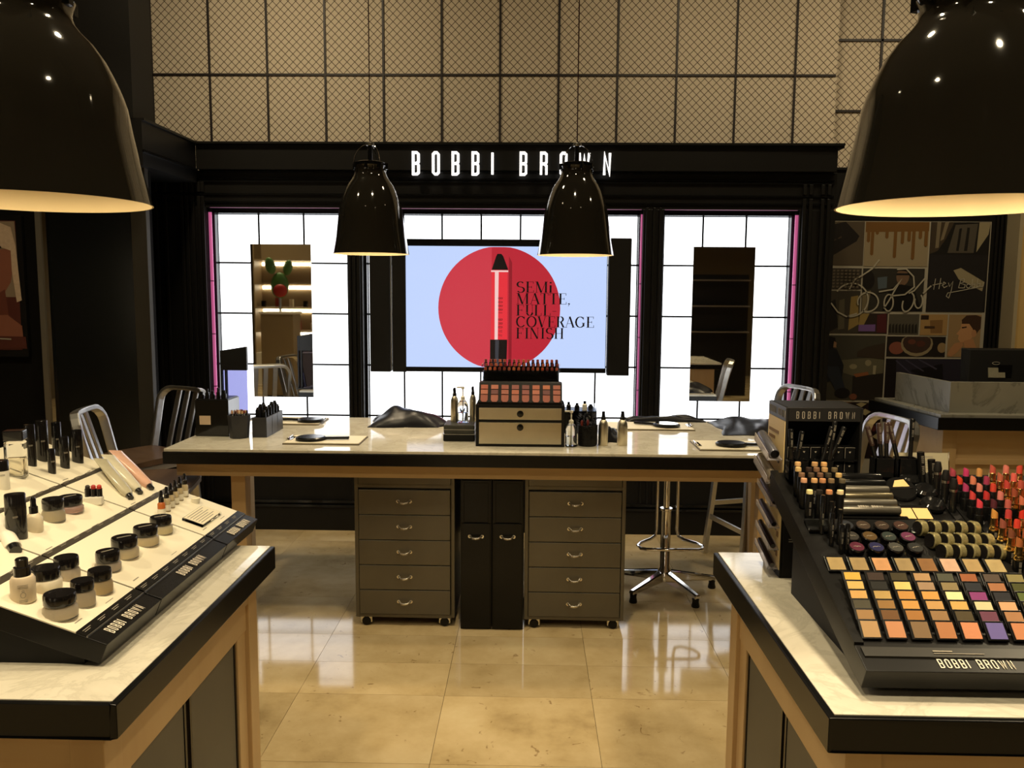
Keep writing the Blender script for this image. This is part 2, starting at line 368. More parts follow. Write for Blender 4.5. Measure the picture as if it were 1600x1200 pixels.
# black shopfront fascia and panelled wall with three backlit openings
t1 = struct('trim_fascia', MB().box(-2.16, 1.93, 5.40, 6.0, 2.385, 2.543), BLK, bevel=.003)
MB().box(-2.18, 1.965, 5.375, 6.0, 2.543, 2.556).build('cornice_strip', BLK, t1)
MB().box(1.90, 1.965, 5.39, 6.0, 2.53, 2.543).build('cornice_strip', BLK, t1)
wp = struct('wall_panelled', MB().box(-3.6, 1.95, 5.60, 5.99, 0, 2.385), BLK)
F0 = 5.45
for n, (a, b) in enumerate(((-3.6, -2.125), (-1.205, -1.105), (.722, .855), (1.722, 1.95))):
    MB().box(a, b, F0, 5.60, 0, 2.15).build('pier', BLK, wp, bevel=.002)
MB().box(-3.6, 1.95, F0, 5.60, 2.15, 2.385).build('header', BLK, wp, bevel=.002)
MB().box(-3.6, 1.95, F0+.002, 5.60, 0, .60).build('dado', BLK, wp)
for z in (2.375, 2.335, 2.315, 2.235, 2.185): MB().box(-2.45, 1.93, F0-.012, F0, z-.005, z+.005).build('moulding', BLKP, wp)
for z in (.20, .17): MB().box(-3.5, 1.95, F0-.02, F0, z-.008, z+.008).build('moulding', BLKG, wp)
MB().box(-3.5, 1.95, F0-.012, F0, 0, .16).build('moulding', BLK, wp)
for x in (-2.45, -2.388, -2.278, -2.244, -2.206, -2.165, -2.14, 1.745, 1.785, 1.86, 1.90):
    MB().box(x-.011, x+.011, F0-.02, F0, .21, 2.22).build('moulding', BLK, wp, bevel=.003)
    MB().box(x-.011, x+.011, F0-.02, F0, 2.245, 2.31).build('moulding', BLK, wp, bevel=.003)
for x in (-1.185, -1.155, -1.125, .745, .79, .83):
    MB().box(x-.008, x+.008, F0-.014, F0, .21, 2.16).build('moulding', BLK, wp, bevel=.002)
for x in (-1.9, -1.2, -.5, .2, .9, 1.6): MB().box(x-.003, x+.003, F0-.004, F0, .22, .58).build('moulding', BLKG, wp)
# cornice beam running forward on the left, black header above the sign wall
MB().box(-2.6, -2.16, 4.66, 5.40, 2.30, 2.543).box(-2.6, -2.145, 4.66, 5.40, 2.543, 2.556).build('side_beam', BLK, wp)
MB().box(-2.162, -2.150, 4.66, 5.40, 2.372, 2.386).build('moulding', BLKP, wp)
FELT = mat('black_felt', (.007, .0065, .006), .9, spec=.05, var=.1)
ws = struct('wall_sign', MB().box(-7, -2.24, 4.80, 4.92, 0, 2.55), FELT)
MB().box(-7, -2.205, 4.66, 4.92, 2.55, CEIL).build('header', BLKM, ws)

# backlit windows of white panes
def lightbox(name, label, cx, rows, cat='light panel'):
    t = thing(name, label, cat, (cx[0], 5.56, rows[-1]))
    ox, oz = cx[0], rows[-1]
    for i in range(len(cx)-1):
        for j in range(len(rows)-1):
            a, b = cx[i]-ox+.006, cx[i+1]-ox-.006; c, d = rows[j+1]-oz+.006, rows[j]-oz-.006
            MB().box(a, b, -.004, .012, c, d).build('pane', PANE, t)
    W_ = cx[-1]-ox; H_ = rows[0]-oz
    f = MB()
    for x in cx[1:-1]: f.box(x-ox-.006, x-ox+.006, -.008, .02, 0, H_)
    for z in rows[1:-1]: f.box(0, W_, -.0079, .0199, z-oz-.006, z-oz+.006)
    f.box(0, W_, .012, .035, 0, H_)
    f.box(-.028, 0, -.05, .035, -.02, H_+.028).box(W_, W_+.028, -.05, .035, -.02, H_+.028).box(0, W_, -.05, .035, H_, H_+.028).box(0, W_, -.10, .035, -.02, 0)
    f.build('frame', BLKP, t)
    return t
R5 = [2.118, 1.795, 1.459, 1.117, .772, .64]
lightbox('backlit_panel', 'left backlit white panel of three pane columns behind the tall mirror', [-2.091, -1.814, -1.513, -1.217], R5)
lightbox('backlit_panel', 'wide middle backlit white panel of seven pane columns behind the screen', [-1.088, -.848, -.592, -.332, -.072, .182, .437, .703], R5)
lightbox('backlit_panel', 'right backlit white panel of three pane columns behind the darker mirror', [.87, 1.128, 1.41, 1.69], R5)
def neon(x, z0, z1, r, lab):
    t = thing('neon_tube', lab, 'tube light', (x, 5.475, z0))
    MB().cyl((0, 0, .01), r, z1-z0-.02, 12).build('glass_tube', NEON, t)
    MB().cyl((0, 0, 0), r*1.15, .02, 12).cyl((0, 0, z1-z0-.02), r*1.15, .02, 12).build('end_cap', BLKP, t)
    for z in (.35, .7, 1.05): MB().cyl((0, 0, z), r*1.08, .006, 12).build('clip', mat('dark_magenta', (.15, .02, .07), .5), t)
neon(-2.108, .62, 2.14, .011, 'thick magenta tube at the left edge of the left backlit panel')
neon(-1.112, .62, 2.14, .007, 'slim magenta tube between the left and the middle backlit panels')
neon(.714, .62, 2.14, .006, 'slim magenta tube at the right edge of the middle backlit panel')
neon(1.712, .62, 2.14, .011, 'thick magenta tube at the right edge of the right backlit panel')
for k, (a, b, lab) in enumerate(((-2.10, -1.205, 'left'), (-1.10, .71, 'middle'), (.86, 1.71, 'right'))):
    tag(MB().tube([(a, 5.458, 2.1495), (b, 5.458, 2.1495)], .003, 6).build('neon_tube', mat('dim_magenta', (.35, .16, .24), .3, emit=(.3, .12, .2), es=.5)),
        'thin dim pink line of light along the top of the %s backlit panel' % lab, 'tube light')
# sign lettering on the fascia
for n, (px, ch) in enumerate(zip((644, 674.6, 704.6, 735, 765, 808, 839, 869, 897, 935), 'BOBBIBROWN')):
    mb = MB(); w = .050 if ch != 'W' else .078
    X0 = -.766+(px-644)*.00418
    mb.M = Matrix.Translation((X0, 5.388, 2.350))
    for closed, pts in SK[ch]:
        q = [((.008 if ch == 'I' else .008+p[0]*(w-.016)), .008+p[1]*(.15-.016)) for p in pts]
        stroke(mb, q, .0145, closed, -.012, .012)
    ordn = ('first', 'second', 'third')
    nth = {0: 'first letter B', 1: 'first letter O', 2: 'second letter B', 3: 'third letter B', 4: 'letter I', 5: 'fourth letter B', 6: 'letter R', 7: 'second letter O', 8: 'letter W', 9: 'letter N'}[n]
    tag(mb.build('sign_letter', LETTER), 'glowing white %s of the shop sign on the black fascia' % nth, 'sign letter', None)

# ================================================================== SIGN WALL AT LEFT
t = thing('glossy_panel', 'tall glossy black wall panel left of the panelled wall', 'wall panel', (-2.54, 4.79, 0))
MB().box(-.245, .25, -.012, .009, .05, 2.5).build('panel', mat('dark_glass', (.004, .005, .005), .16), t)
MB().box(.25, .335, -.03, .009, 0, 2.5).build('side_frame', mat('bronze_frame', (.035, .031, .024), .6, spec=.15), t)
MB().box(.335, .340, -.034, .009, 0, 2.5).build('edge_strip', mat('bronze_edge', (.05, .045, .035), .6, spec=.15), t)
MB().box(-.302, -.272, -.04, .009, 0, 2.5).build('metal_strip', mat('dull_metal', (.22, .2, .16), .35, .8), t, label='pale metal edge strip')
MB().box(-.272, -.245, -.03, .009, 0, 2.5).build('mirror_strip', MIRR, t)
# portrait poster, printed in flat colours
def PX(px, py, Yp=4.79): return ((px-829)/1294*Yp+.009*Yp*0, 1.62-(py-455)/1294*Yp)
def printart(mb, polys, y, conv, mats):
    for n, (col, poly) in enumerate(polys):
        mb.flat([conv(*p) for p in poly], y-.0004*(n+1), col)
t = thing('portrait_poster', 'framed poster of a woman with platinum fringe on the far left wall', 'poster', (-2.99, 4.79, 1.2))
cv = lambda px, py: (PX(px, py)[0]+2.99-.055+.0, PX(px, py)[1]-1.2)
mb = MB()
a = cv(-95, 553); b = cv(50, 352)
MB().box(a[0]-.035, b[0]+.005, -.02, .009, a[1]-.04, b[1]+.03).build('frame', BLKG, t)
mb.box(a[0], b[0]-.03, -.0225, -.02, a[1], b[1])
pm = [mat('print_brown', '#4a2018', .4), mat('print_hair', '#b09a84', .5, var=.2, scale=60), mat('print_skin', '#7a4a38', .45, var=.08, scale=9), mat('print_skin_dark', '#5a2c20', .45), mat('print_dark', '#150c0a', .4), mat('print_lip', '#7d2f28', .4), mat('print_tan', '#7a6a58', .5), LETG]
polys = [(6, [(-95, 353), (41, 353), (44, 470), (-95, 470)]), (2, [(-40, 400), (34, 395), (36, 420), (30, 447), (20, 462), (5, 468), (-15, 462), (-32, 440)]),
         (3, [(-25, 458), (5, 467), (20, 458), (24, 500), (-30, 505)]), (2, [(-95, 520), (-30, 500), (22, 498), (44, 515), (46, 551), (-95, 551)]),
         (0, [(-95, 530), (49, 532), (50, 551), (-95, 551)]),
         (1, [(-45, 356), (10, 352), (35, 362), (41, 390), (46, 475), (38, 478), (33, 430), (33, 398), (0, 387), (-42, 392), (-48, 470), (-58, 470)]),
         (4, [(-2, 402), (14, 398), (16, 404), (2, 407)]), (4, [(-30, 403), (-14, 400), (-14, 406), (-28, 408)]),
         (1, [(2, 403), (12, 401), (12, 404), (4, 405)]), (4, [(5, 401), (9, 400), (9, 405), (6, 405)]),
         (4, [(0, 394), (18, 391), (19, 394), (1, 397)]), (3, [(-6, 408), (0, 410), (3, 430), (-8, 433), (-12, 429)]),
         (5, [(-16, 443), (-6, 439), (6, 442), (3, 449), (-8, 452), (-14, 449)]),
         (7, [(0, 534), (26, 535), (26, 537), (0, 536)])]
printart(mb, polys, -.0226, cv, pm)
mb.build('photo_print', pm, t)
# ================================================================== PHOTO COLLAGE AT RIGHT
CX = lambda px: 2.137+(px-1295)*.00466
CZ = lambda py: 2.139-(py-345)*.00463
wc = struct('wall_collage', MB().box(1.95, 3.42, 6.12, 6.24, 0, 2.50), BLK)
MB().box(1.95, 3.47, 6.10, 6.24, 2.50, 2.515).build('cornice_strip', BLK, wc)
for x in (3.34, 3.37, 3.40): MB().box(x-.008, x+.008, 6.10, 6.12, 0, 2.3).build('moulding', BLK, wc)
MB().box(3.43, 4.3, 5.96, 6.24, 0, 2.50).build('cream_pillar', mat('cream_wall', '#c9a86a', .6, var=.05), wc)
MB().box(3.405, 3.43, 5.94, 6.24, 0, 2.50).build('pillar_edge', mat('cream_edge', '#a99c80', .4), wc)
t = thing('photo_collage', 'large wall collage of photographs with white dividing lines behind the till', 'collage', (2.137, 6.12, .3))
cc = lambda px, py: (CX(px)-2.137, CZ(py)-.3)
cm = {}
def pc(h):
    if h not in cm: cm[h] = mat('print_'+h.strip('#'), h, .45)
    return cm[h]
a = cc(1286, 700); b = cc(1545, 345)
MB().box(a[0], b[0], -.008, -.001, a[1]-.5, b[1]).build('white_backing', mat('print_line_white', '#9b9484', .5), t)
def photo(x0, y0, x1, y1, bg, shapes=(), lab=None):
    hs = [bg]+[s[0] for s in shapes]; ms = [pc(h) for h in hs]; mb = MB()
    A = cc(x0+.7, y1-.7); B = cc(x1-.7, y0+.7); mb.box(A[0], B[0], -.011, -.008, A[1], B[1], 0)
    for n, (h, poly) in enumerate(shapes):
        mb.flat([cc(min(max(p[0], x0+1), x1-1), min(max(p[1], y0+1), y1-1)) for p in poly], -.0112-.0003*n, n+1)
    mb.build('photo_print', ms, t, label=lab)
def ell(cx, cy, rx, ry, n=16): return [(cx+rx*cos(2*pi*k/n), cy+ry*sin(2*pi*k/n)) for k in range(n)]
photo(1294, 345, 1352, 414, '#4a4032', [('#15100d', [(1294, 352), (1322, 346), (1344, 368), (1340, 376), (1294, 404)]), ('#3c3026', [(1300, 376), (1308, 372), (1309, 374), (1301, 378)]), ('#3c3026', [(1311, 371), (1316, 368), (1317, 370), (1312, 373)])], 'print of a tilted black compact on brown')
dr = [('#6a4a22', [(1352, 345), (1451, 345), (1451, 360), (1352, 362)])]
for x, l in ((1358, 378), (1364, 398), (1371, 366), (1386, 372), (1399, 402), (1410, 380), (1420, 376), (1427, 404), (1437, 372), (1446, 384)):
    dr.append(('#6a4a22', [(x-2.5, 356), (x+2.5, 356), (x+2.5, l-2), (x, l), (x-2.5, l-2)]))
photo(1352, 345, 1451, 415, '#8a7c62', dr, 'print of brown liquid dripping down white')
photo(1452, 345, 1544, 485, '#161412', [('#3a3024', [(1453, 346), (1488, 346), (1476, 372), (1465, 390), (1453, 395)]), ('#6f6450', [(1462, 346), (1468, 346), (1466, 385), (1461, 386)]), ('#6f6450', [(1474, 346), (1480, 346), (1473, 372), (1468, 375)]),
      ('#4a443a', [(1490, 350), (1524, 348), (1520, 393), (1480, 393)]), ('#1a1714', [(1496, 356), (1500, 355), (1497, 390), (1493, 390)]), ('#1a1714', [(1508, 354), (1512, 354), (1510, 390), (1505, 390)]),
      ('#8b8064', [(1526, 346), (1544, 346), (1541, 364), (1524, 392)]), ('#1e1b1b', [(1453, 396), (1544, 396), (1540, 484), (1453, 484)]), ('#8d8266', [(1491, 420), (1502, 416), (1540, 438), (1537, 452), (1500, 434)])], 'print of a dark city street with a lit patch')
photo(1304, 417, 1351, 451, '#37312a', [('#5f5545', [(1306+6*i, 420+5*j), (1310+6*i, 420+5*j), (1309+6*i, 423+5*j), (1306+6*i, 423+5*j)]) for i in range(7) for j in range(6)], 'print of small scattered tiles')
photo(1352, 417, 1448, 485, '#2c2923', [('#6b5340', ell(1414, 430, 10, 14)), ('#0e0c0b', [(1395, 448), (1412, 442), (1432, 446), (1446, 484), (1385, 484)]), ('#121010', [(1404, 425), (1424, 425), (1424, 428), (1404, 428)]), ('#16110e', [(1404, 420), (1414, 414), (1427, 422), (1427, 432), (1420, 422)]), ('#4b555c', [(1375, 432), (1390, 430), (1390, 448), (1377, 450)]), ('#15110f', ell(1362, 436, 9, 14)), ('#6b6047', [(1352, 455), (1366, 452), (1362, 484), (1352, 484)])], 'print of a person in dark glasses')
photo(1301, 452, 1351, 520, '#3a342b', [('#8a7442', [(1336, 462), (1347, 460), (1350, 505), (1334, 515)]), ('#191513', [(1304, 470), (1312, 466), (1318, 510), (1304, 518)]), ('#555', [(1318, 468), (1326, 465), (1328, 512), (1318, 514)]) if False else ('#57503f', [(1318, 468), (1326, 465), (1328, 512), (1318, 514)])], 'print of a curtained dressing room')
photo(1349, 487, 1395, 520, '#2a201c', [('#8a7442', [(1351, 488), (1366, 488), (1358, 506), (1350, 508)]), ('#6b4f86', [(1349, 506), (1376, 505), (1376, 516), (1349, 516)]), ('#4a1d20', [(1378, 490), (1392, 488), (1394, 518), (1378, 518)])], 'print with a lilac block and red cloth')
photo(1396, 488, 1444, 521, '#4c473c', [('#211d18', [(1397+5*i, 506), (1400+5*i, 503), (1401+5*i, 518), (1397+5*i, 518)]) for i in range(9)], 'print of a row of jars')
photo(1445, 488, 1488, 522, '#9a7a4c', [('#2a1c12', [(1446, 490), (1458, 490), (1458, 497), (1446, 497)]), ('#7a5a34', [(1460, 498), (1480, 497), (1480, 518), (1462, 518)]), ('#3e2a1a', [(1452, 507), (1468, 507), (1468, 511), (1452, 511)])], 'print of tan cardboard boxes')
photo(1489, 488, 1540, 556, '#8d7350', [('#3a261a', [(1509, 497), (1516, 490), (1530, 488), (1539, 492), (1539, 510), (1532, 520), (1526, 510), (1522, 505), (1510, 504)]), ('#b08259', [(1509, 503), (1521, 503), (1527, 511), (1527, 524), (1522, 531), (1510, 533), (1505, 527), (1506, 521), (1502, 519), (1508, 511)]),
      ('#a57650', ell(1529, 518, 4, 6)), ('#a57650', [(1514, 530), (1528, 526), (1534, 540), (1534, 556), (1518, 552)]), ('#a57650', [(1494, 542), (1500, 534), (1512, 531), (1514, 537), (1505, 548), (1496, 555), (1490, 552)]), ('#6b6557', [(1519, 552), (1536, 545), (1540, 556), (1515, 556)]), ('#3a261a', [(1510, 508), (1517, 507), (1517, 509), (1510, 510)])], 'print of a man in profile, chin on hand')
photo(1395, 523, 1487, 556, '#1d1713', [('#7a4636', ell(1411, 542, 12, 10)), ('#87795d', ell(1442, 535, 25, 20)), ('#3a2a22', ell(1442, 533, 22, 17)), ('#5c3426', ell(1434, 532, 6, 4)), ('#4c2a20', ell(1448, 535, 7, 5)), ('#8a7350', ell(1481, 541, 7, 8))], 'print of a dish of broken powders')
photo(1286, 522, 1394, 626, '#3b382e', [('#211c17', [(1345, 580), (1394, 578), (1393, 625), (1345, 625)]), ('#57523f', [(1324, 562), (1392, 556), (1392, 582), (1350, 588), (1330, 582)]), ('#7d745a', ell(1345, 572, 6, 4)), ('#7d745a', ell(1368, 566, 5, 5)), ('#8a8168', [(1376, 570), (1381, 570), (1380, 584), (1376, 584)]), ('#7a4a2c', [(1346, 584), (1368, 580), (1370, 585), (1350, 589)]),
      ('#33291f', [(1350, 548), (1366, 540), (1393, 534), (1393, 560), (1350, 556)]), ('#16181d', [(1288, 548), (1302, 540), (1318, 545), (1330, 570), (1328, 592), (1290, 600)]), ('#0c0a09', [(1289, 532), (1300, 523), (1314, 526), (1318, 540), (1306, 546), (1292, 542)]), ('#8a6a4c', [(1313, 532), (1317, 534), (1317, 542), (1312, 542)]), ('#232730', [(1300, 572), (1322, 572), (1335, 610), (1322, 616), (1308, 590)]), ('#8a6a4c', [(1292, 584), (1301, 588), (1300, 596), (1293, 594)]), ('#141110', ell(1330, 614, 12, 8)), ('#6a3e2a', ell(1347, 620, 6, 5))], 'print of a seated woman with long dark hair at a table')
photo(1395, 558, 1540, 660, '#23202c', [('#120d0e', [(1396, 559), (1412, 559), (1412, 580), (1440, 600), (1440, 640), (1396, 640)]), ('#0f0c10', [(1434, 577), (1470, 570), (1484, 566), (1486, 592), (1452, 588)]), ('#3d394a', [(1410, 562), (1412, 561), (1440, 585), (1438, 586)]), ('#3d394a', [(1425, 561), (1427, 560), (1456, 578), (1454, 579)]), ('#3d394a', [(1445, 560), (1447, 559), (1476, 574), (1474, 576)])], 'print of a bridge at dusk')
sq = []
for i in range(5):
    for j in range(6):
        cx = 1330+15*i+7*(j-1); cy = 630+13*j-6*i+8*i*0
        sq.append((random.choice(['#8f8360', '#a5966c', '#5b3a28', '#4a2020', '#7a5a3a', '#6a2a2a']), [(cx, cy-5), (cx+9, cy), (cx+1, cy+6), (cx-8, cy+1)]))
photo(1286, 628, 1393, 720, '#1a0d0c', sq, 'print of square eyeshadow pans on dark red')
# handwriting print over the collage
mb = MB()
def loop(cx, cy, rx, ry, a0, a1, rot=0, n=22):
    o = []
    for i in range(n+1):
        a = radians(a0+(a1-a0)*i/n); x = rx*cos(a); y = ry*sin(a)
        o.append((cx+x*cos(rot)-y*sin(rot), cy+x*sin(rot)+y*cos(rot)))
    return o
strokes = [[(1332, 450), (1340, 435), (1352, 428), (1366, 418), (1376, 404)], loop(1336, 467, 26, 26, -150, 100), loop(1362, 470, 16, 15, -200, 120), [(1378, 454), (1400, 450), (1412, 434), (1402, 452), (1394, 468), (1387, 480)], loop(1394, 471, 7, 13, -90, 270), [(1400, 460), (1418, 458), (1432, 446), (1430, 430), (1418, 418), (1404, 419)],
           loop(1424, 470, 8, 15, 180, -90, .3), [(1424, 456), (1432, 452), (1448, 432)], loop(1440, 468, 6, 11, 200, -60), [(1446, 456), (1458, 444)], [(1305, 472), (1316, 486), (1330, 493), (1346, 488)],
           [(1464, 433), (1462, 450)], [(1472, 432), (1470, 449)], [(1460, 443), (1474, 440)], [(1474, 444), (1480, 440), (1477, 438), (1475, 443), (1478, 447), (1483, 444)], [(1484, 439), (1486, 445), (1491, 437), (1489, 452), (1486, 463), (1482, 460), (1484, 455), (1500, 452), (1538, 444)],
           [(1503, 433), (1500, 447)], [(1501, 434), (1508, 433), (1508, 438), (1502, 440), (1510, 442), (1509, 447), (1500, 447)], loop(1515, 444, 3, 3, 0, 340), [(1521, 433), (1520, 446), (1524, 446), (1525, 441), (1520, 442)], [(1529, 432), (1528, 445), (1532, 445), (1533, 440), (1528, 441)], [(1537, 438), (1538, 444)]]
for st in strokes: stroke(mb, [cc(*p) for p in st], .010 if st[0][0] < 1460 else .005, False, -.0175, -.0175)
mb.build('handwriting', mat('pale_ink', '#a39c8a', .5), t, label='looping pale handwriting')
# ================================================================== SCREEN AND MIRRORS
t = thing('display_screen', 'large wall screen showing a red disc and lip crayon advert', 'screen', (-.195, 5.3, 1.1))
MB().box(-.60, .68, 0, .06, 0, .845).build('housing', BLKP, t, bevel=.003)
MB().box(-.83, -.70, -.03, .05, -.001, .824).build('side_speaker', BLKM, t, bevel=.004)
MB().box(-.69, -.60, -.015, .05, -.002, .826).build('side_speaker', BLKM, t, bevel=.004)
MB().box(.685, .825, -.03, .05, -.012, .855).build('side_speaker', BLKM, t, bevel=.004)
MB().box(-.698, -.692, -.02, 0, .01, .8).build('cable', STEEL, t)
MB().box(-.5, .5, .06, .2, .1, .7).build('wall_mount', BLK, t)
sx = lambda px: -.876+(px-614)*.004044+.195
sz = lambda py: 1.9-(py-385)*.00406-1.1
def em(name, h, s=1.0): return mat(name, '#050505', .25, emit=h, es=s)
sm = [em('screen_pale_blue', '#c3d6ff'), em('screen_red', '#b82836'), em('screen_red_light', '#cb3a48'), em('screen_black', '#120c0c'), em('screen_red_bright', '#e2313c'), em('screen_pink_white', '#f3c9c4'), em('screen_dark_red', '#8f1c28'), em('screen_cap_grey', '#3a3a40')]
mb = MB(); mb.box(sx(614), sx(949), -.012, -.0005, sz(574), sz(385), 0)
def circ(cx, cy, r, x0=0, x1=9999, n=72):
    p = [(cx+r*cos(2*pi*k/n), cy+r*1.0*sin(2*pi*k/n)) for k in range(n)]
    return [(min(max(a, x0), x1), min(max(b, 386), 573)) for a, b in p]
lay = [0]
def sp(poly, m):
    lay[0] += 1; mb.flat([(sx(a), sz(b)) for a, b in poly], -.012-.0003*lay[0], m)
sp(circ(781, 481, 96), 1); sp(circ(781, 481, 96, 0, 769), 2)
sp([(796, 400), (801, 410), (801, 570), (796, 570)], 6)
sp([(769, 423), (794, 423), (794, 530), (768, 530)], 4); sp([(774, 424), (780, 424), (779, 530), (774, 530)], 5)
sp([(768, 422), (795, 422), (795, 424.5), (768, 424.5)], 5)
sp([(769, 421), (776, 400), (778, 396.5), (784, 396.5), (787, 400), (795, 421)], 3)
sp([(767, 530), (794, 530), (793, 571), (767, 571)], 3); sp([(775, 531), (781, 531), (780, 571), (775, 571)], 7)
mb.build('picture', sm, t)
tx = MB()
for n, (l, w) in enumerate((('SEMi', 58), ('MATTE,', 87), ('FULL-', 66), ('COVERAGE', 124), ('FINISH', 77))):
    h = 17*.00406; d = MB(); e = didone(d, l, 0, 0, h, -.0165); k = w*.00404/e
    tx.M = Matrix.Translation((sx(808), 0, sz(456+18*n)))
    tx.add([(v[0]*k, v[1], v[2]) for v in d.v], d.f)
tx.build('lettering', [sm[3]], t, label='black serif words on the screen')
tx = MB(); tx.M = Matrix.Translation((sx(779.5), 0, sz(464))) @ Matrix.Rotation(pi/2, 4, 'Y')
brand_word(tx, 0, 0, .028, -.0166, -.0166, wide=.36, gap=.86); tx.build('lettering', [sm[3]], t, label='small black vertical words on the crayon')
for x, lab in ((-1.822, 'left tall frameless mirror reflecting bright warm shop lights'), (1.04, 'right tall frameless mirror with a dark reflection')):
    t = thing('mirror', lab, 'mirror', (x, 5.4, .914))
    MB().box(0, .395, -.006, 0, 0, .997).build('glass', MIRR, t)
    MB().box(.002, .393, 0, .012, .002, .995).build('backing', STEEL, t)
    MB().box(.15, .25, .012, .15, .3, .7).build('wall_bracket', BLK, t)

# ================================================================== CENTRAL TABLE
t = thing('makeup_table', 'long central makeup table with white marble top and black edge', 'table', (-.17, 4.26, 0))
MB().box(-1.53, 1.53, -.505, .505, .866, .88).build('marble_top', MARB, t, bevel=.002)
MB().box(-1.535, 1.535, -.51, .51, .809, .866).build('edge_band', BLKP, t, bevel=.003)
MB().box(-1.49, 1.49, -.462, -.43, .745, .809).build('apron', WOODH, t)
MB().box(-1.49, 1.49, .43, .462, .745, .809).build('apron', WOODH, t)
for x in (-1.49, 1.458): MB().box(x, x+.032, -.43, .43, .745, .809).build('apron', WOOD, t)
for x, y in ((-1.215, -.39), (1.285, -.39), (-1.46, .39), (1.46, .39)):
    if 1: MB().box(x-.034, x+.034, y-.034, y+.034, 0, .745).build('leg', WOOD, t, bevel=.002)
def drawer_handle(mb, w=.058):
    for s in (-1, 1): mb.M = Matrix.Identity(4); mb.tube([(s*w/2, 0, 0), (s*w/2, -.006, 0)], .0085, 12)
    mb.tube([(-w/2, -.006, .002), (-w/2+.008, -.020, 0), (-w/4, -.026, -.004), (0, -.028, -.005), (w/4, -.026, -.004), (w/2-.008, -.020, 0), (w/2, -.006, .002)], .0048, 8)
    return mb
def cabinet(x, lab):
    t = thing('drawer_cabinet', lab, 'cabinet', (x, 3.85, 0))
    MB().box(-.24, -.222, 0, .5, .045, .742).box(.222, .24, 0, .5, .045, .742).box(-.222, .222, .02, .5, .045, .742).box(-.222, .222, .0, .02, .045, .06).build('body', GUN, t, bevel=.002)
    MB().box(-.222, .222, .002, .02, .685, .70).build('rail', GUN, t)
    MB().box(-.22, .22, .004, .02, .70, .742).build('top_drawer_front', GUN, t)
    hm = cached('drawer_handle', drawer_handle, [NICKEL])
    for k in range(5):
        z = .062+.1235*k
        f = MB().box(-.219, .219, -.006, .018, z, z+.1205).build('drawer', GUN, t, bevel=.0025)
        put('handle', hm, f, (0, -.006, z+.066))
    for sx_ in (-1, 1):
        for sy in (.028, .45):
            c = MB().box(-.028, .028, -.02, .02, .014, .046).build('caster_bracket', NICKEL, t, (sx_*.19, sy, 0), bevel=.004)
            MB().lathe([(.019, -.024), (.022, -.021), (.022, .021), (.019, .024)], 16).build('wheel', BLKP, c, (0, 0, .022), (pi/2, 0, 0))
    return t
cabinet(-.593, 'left gunmetal cabinet of five drawers on casters under the table')
cabinet(.221, 'right gunmetal cabinet of five drawers on casters under the table')
for x, lab in ((-.249, 'left slim black pull-out locker between the two drawer cabinets'), (-.0985, 'right slim black pull-out locker between the two drawer cabinets')):
    t = thing('slim_locker', lab, 'cabinet', (x, 3.82, 0))
    MB().box(-.0745, .0745, .012, .45, 0, .738).build('body', BLKP, t, bevel=.002)
    MB().box(-.068, .068, 0, .012, .01, .525).build('lower_front', BLKP, t, bevel=.002)
    MB().box(-.056, .056, .004, .012, .53, .72).box(-.068, -.058, 0, .012, .527, .732).box(.058, .068, 0, .012, .527, .732).box(-.058, .058, 0, .012, .722, .732).build('upper_frame', BLKP, t)
    put('handle', cached('drawer_handle', drawer_handle, [CHROME]), t, (0, 0, .463))

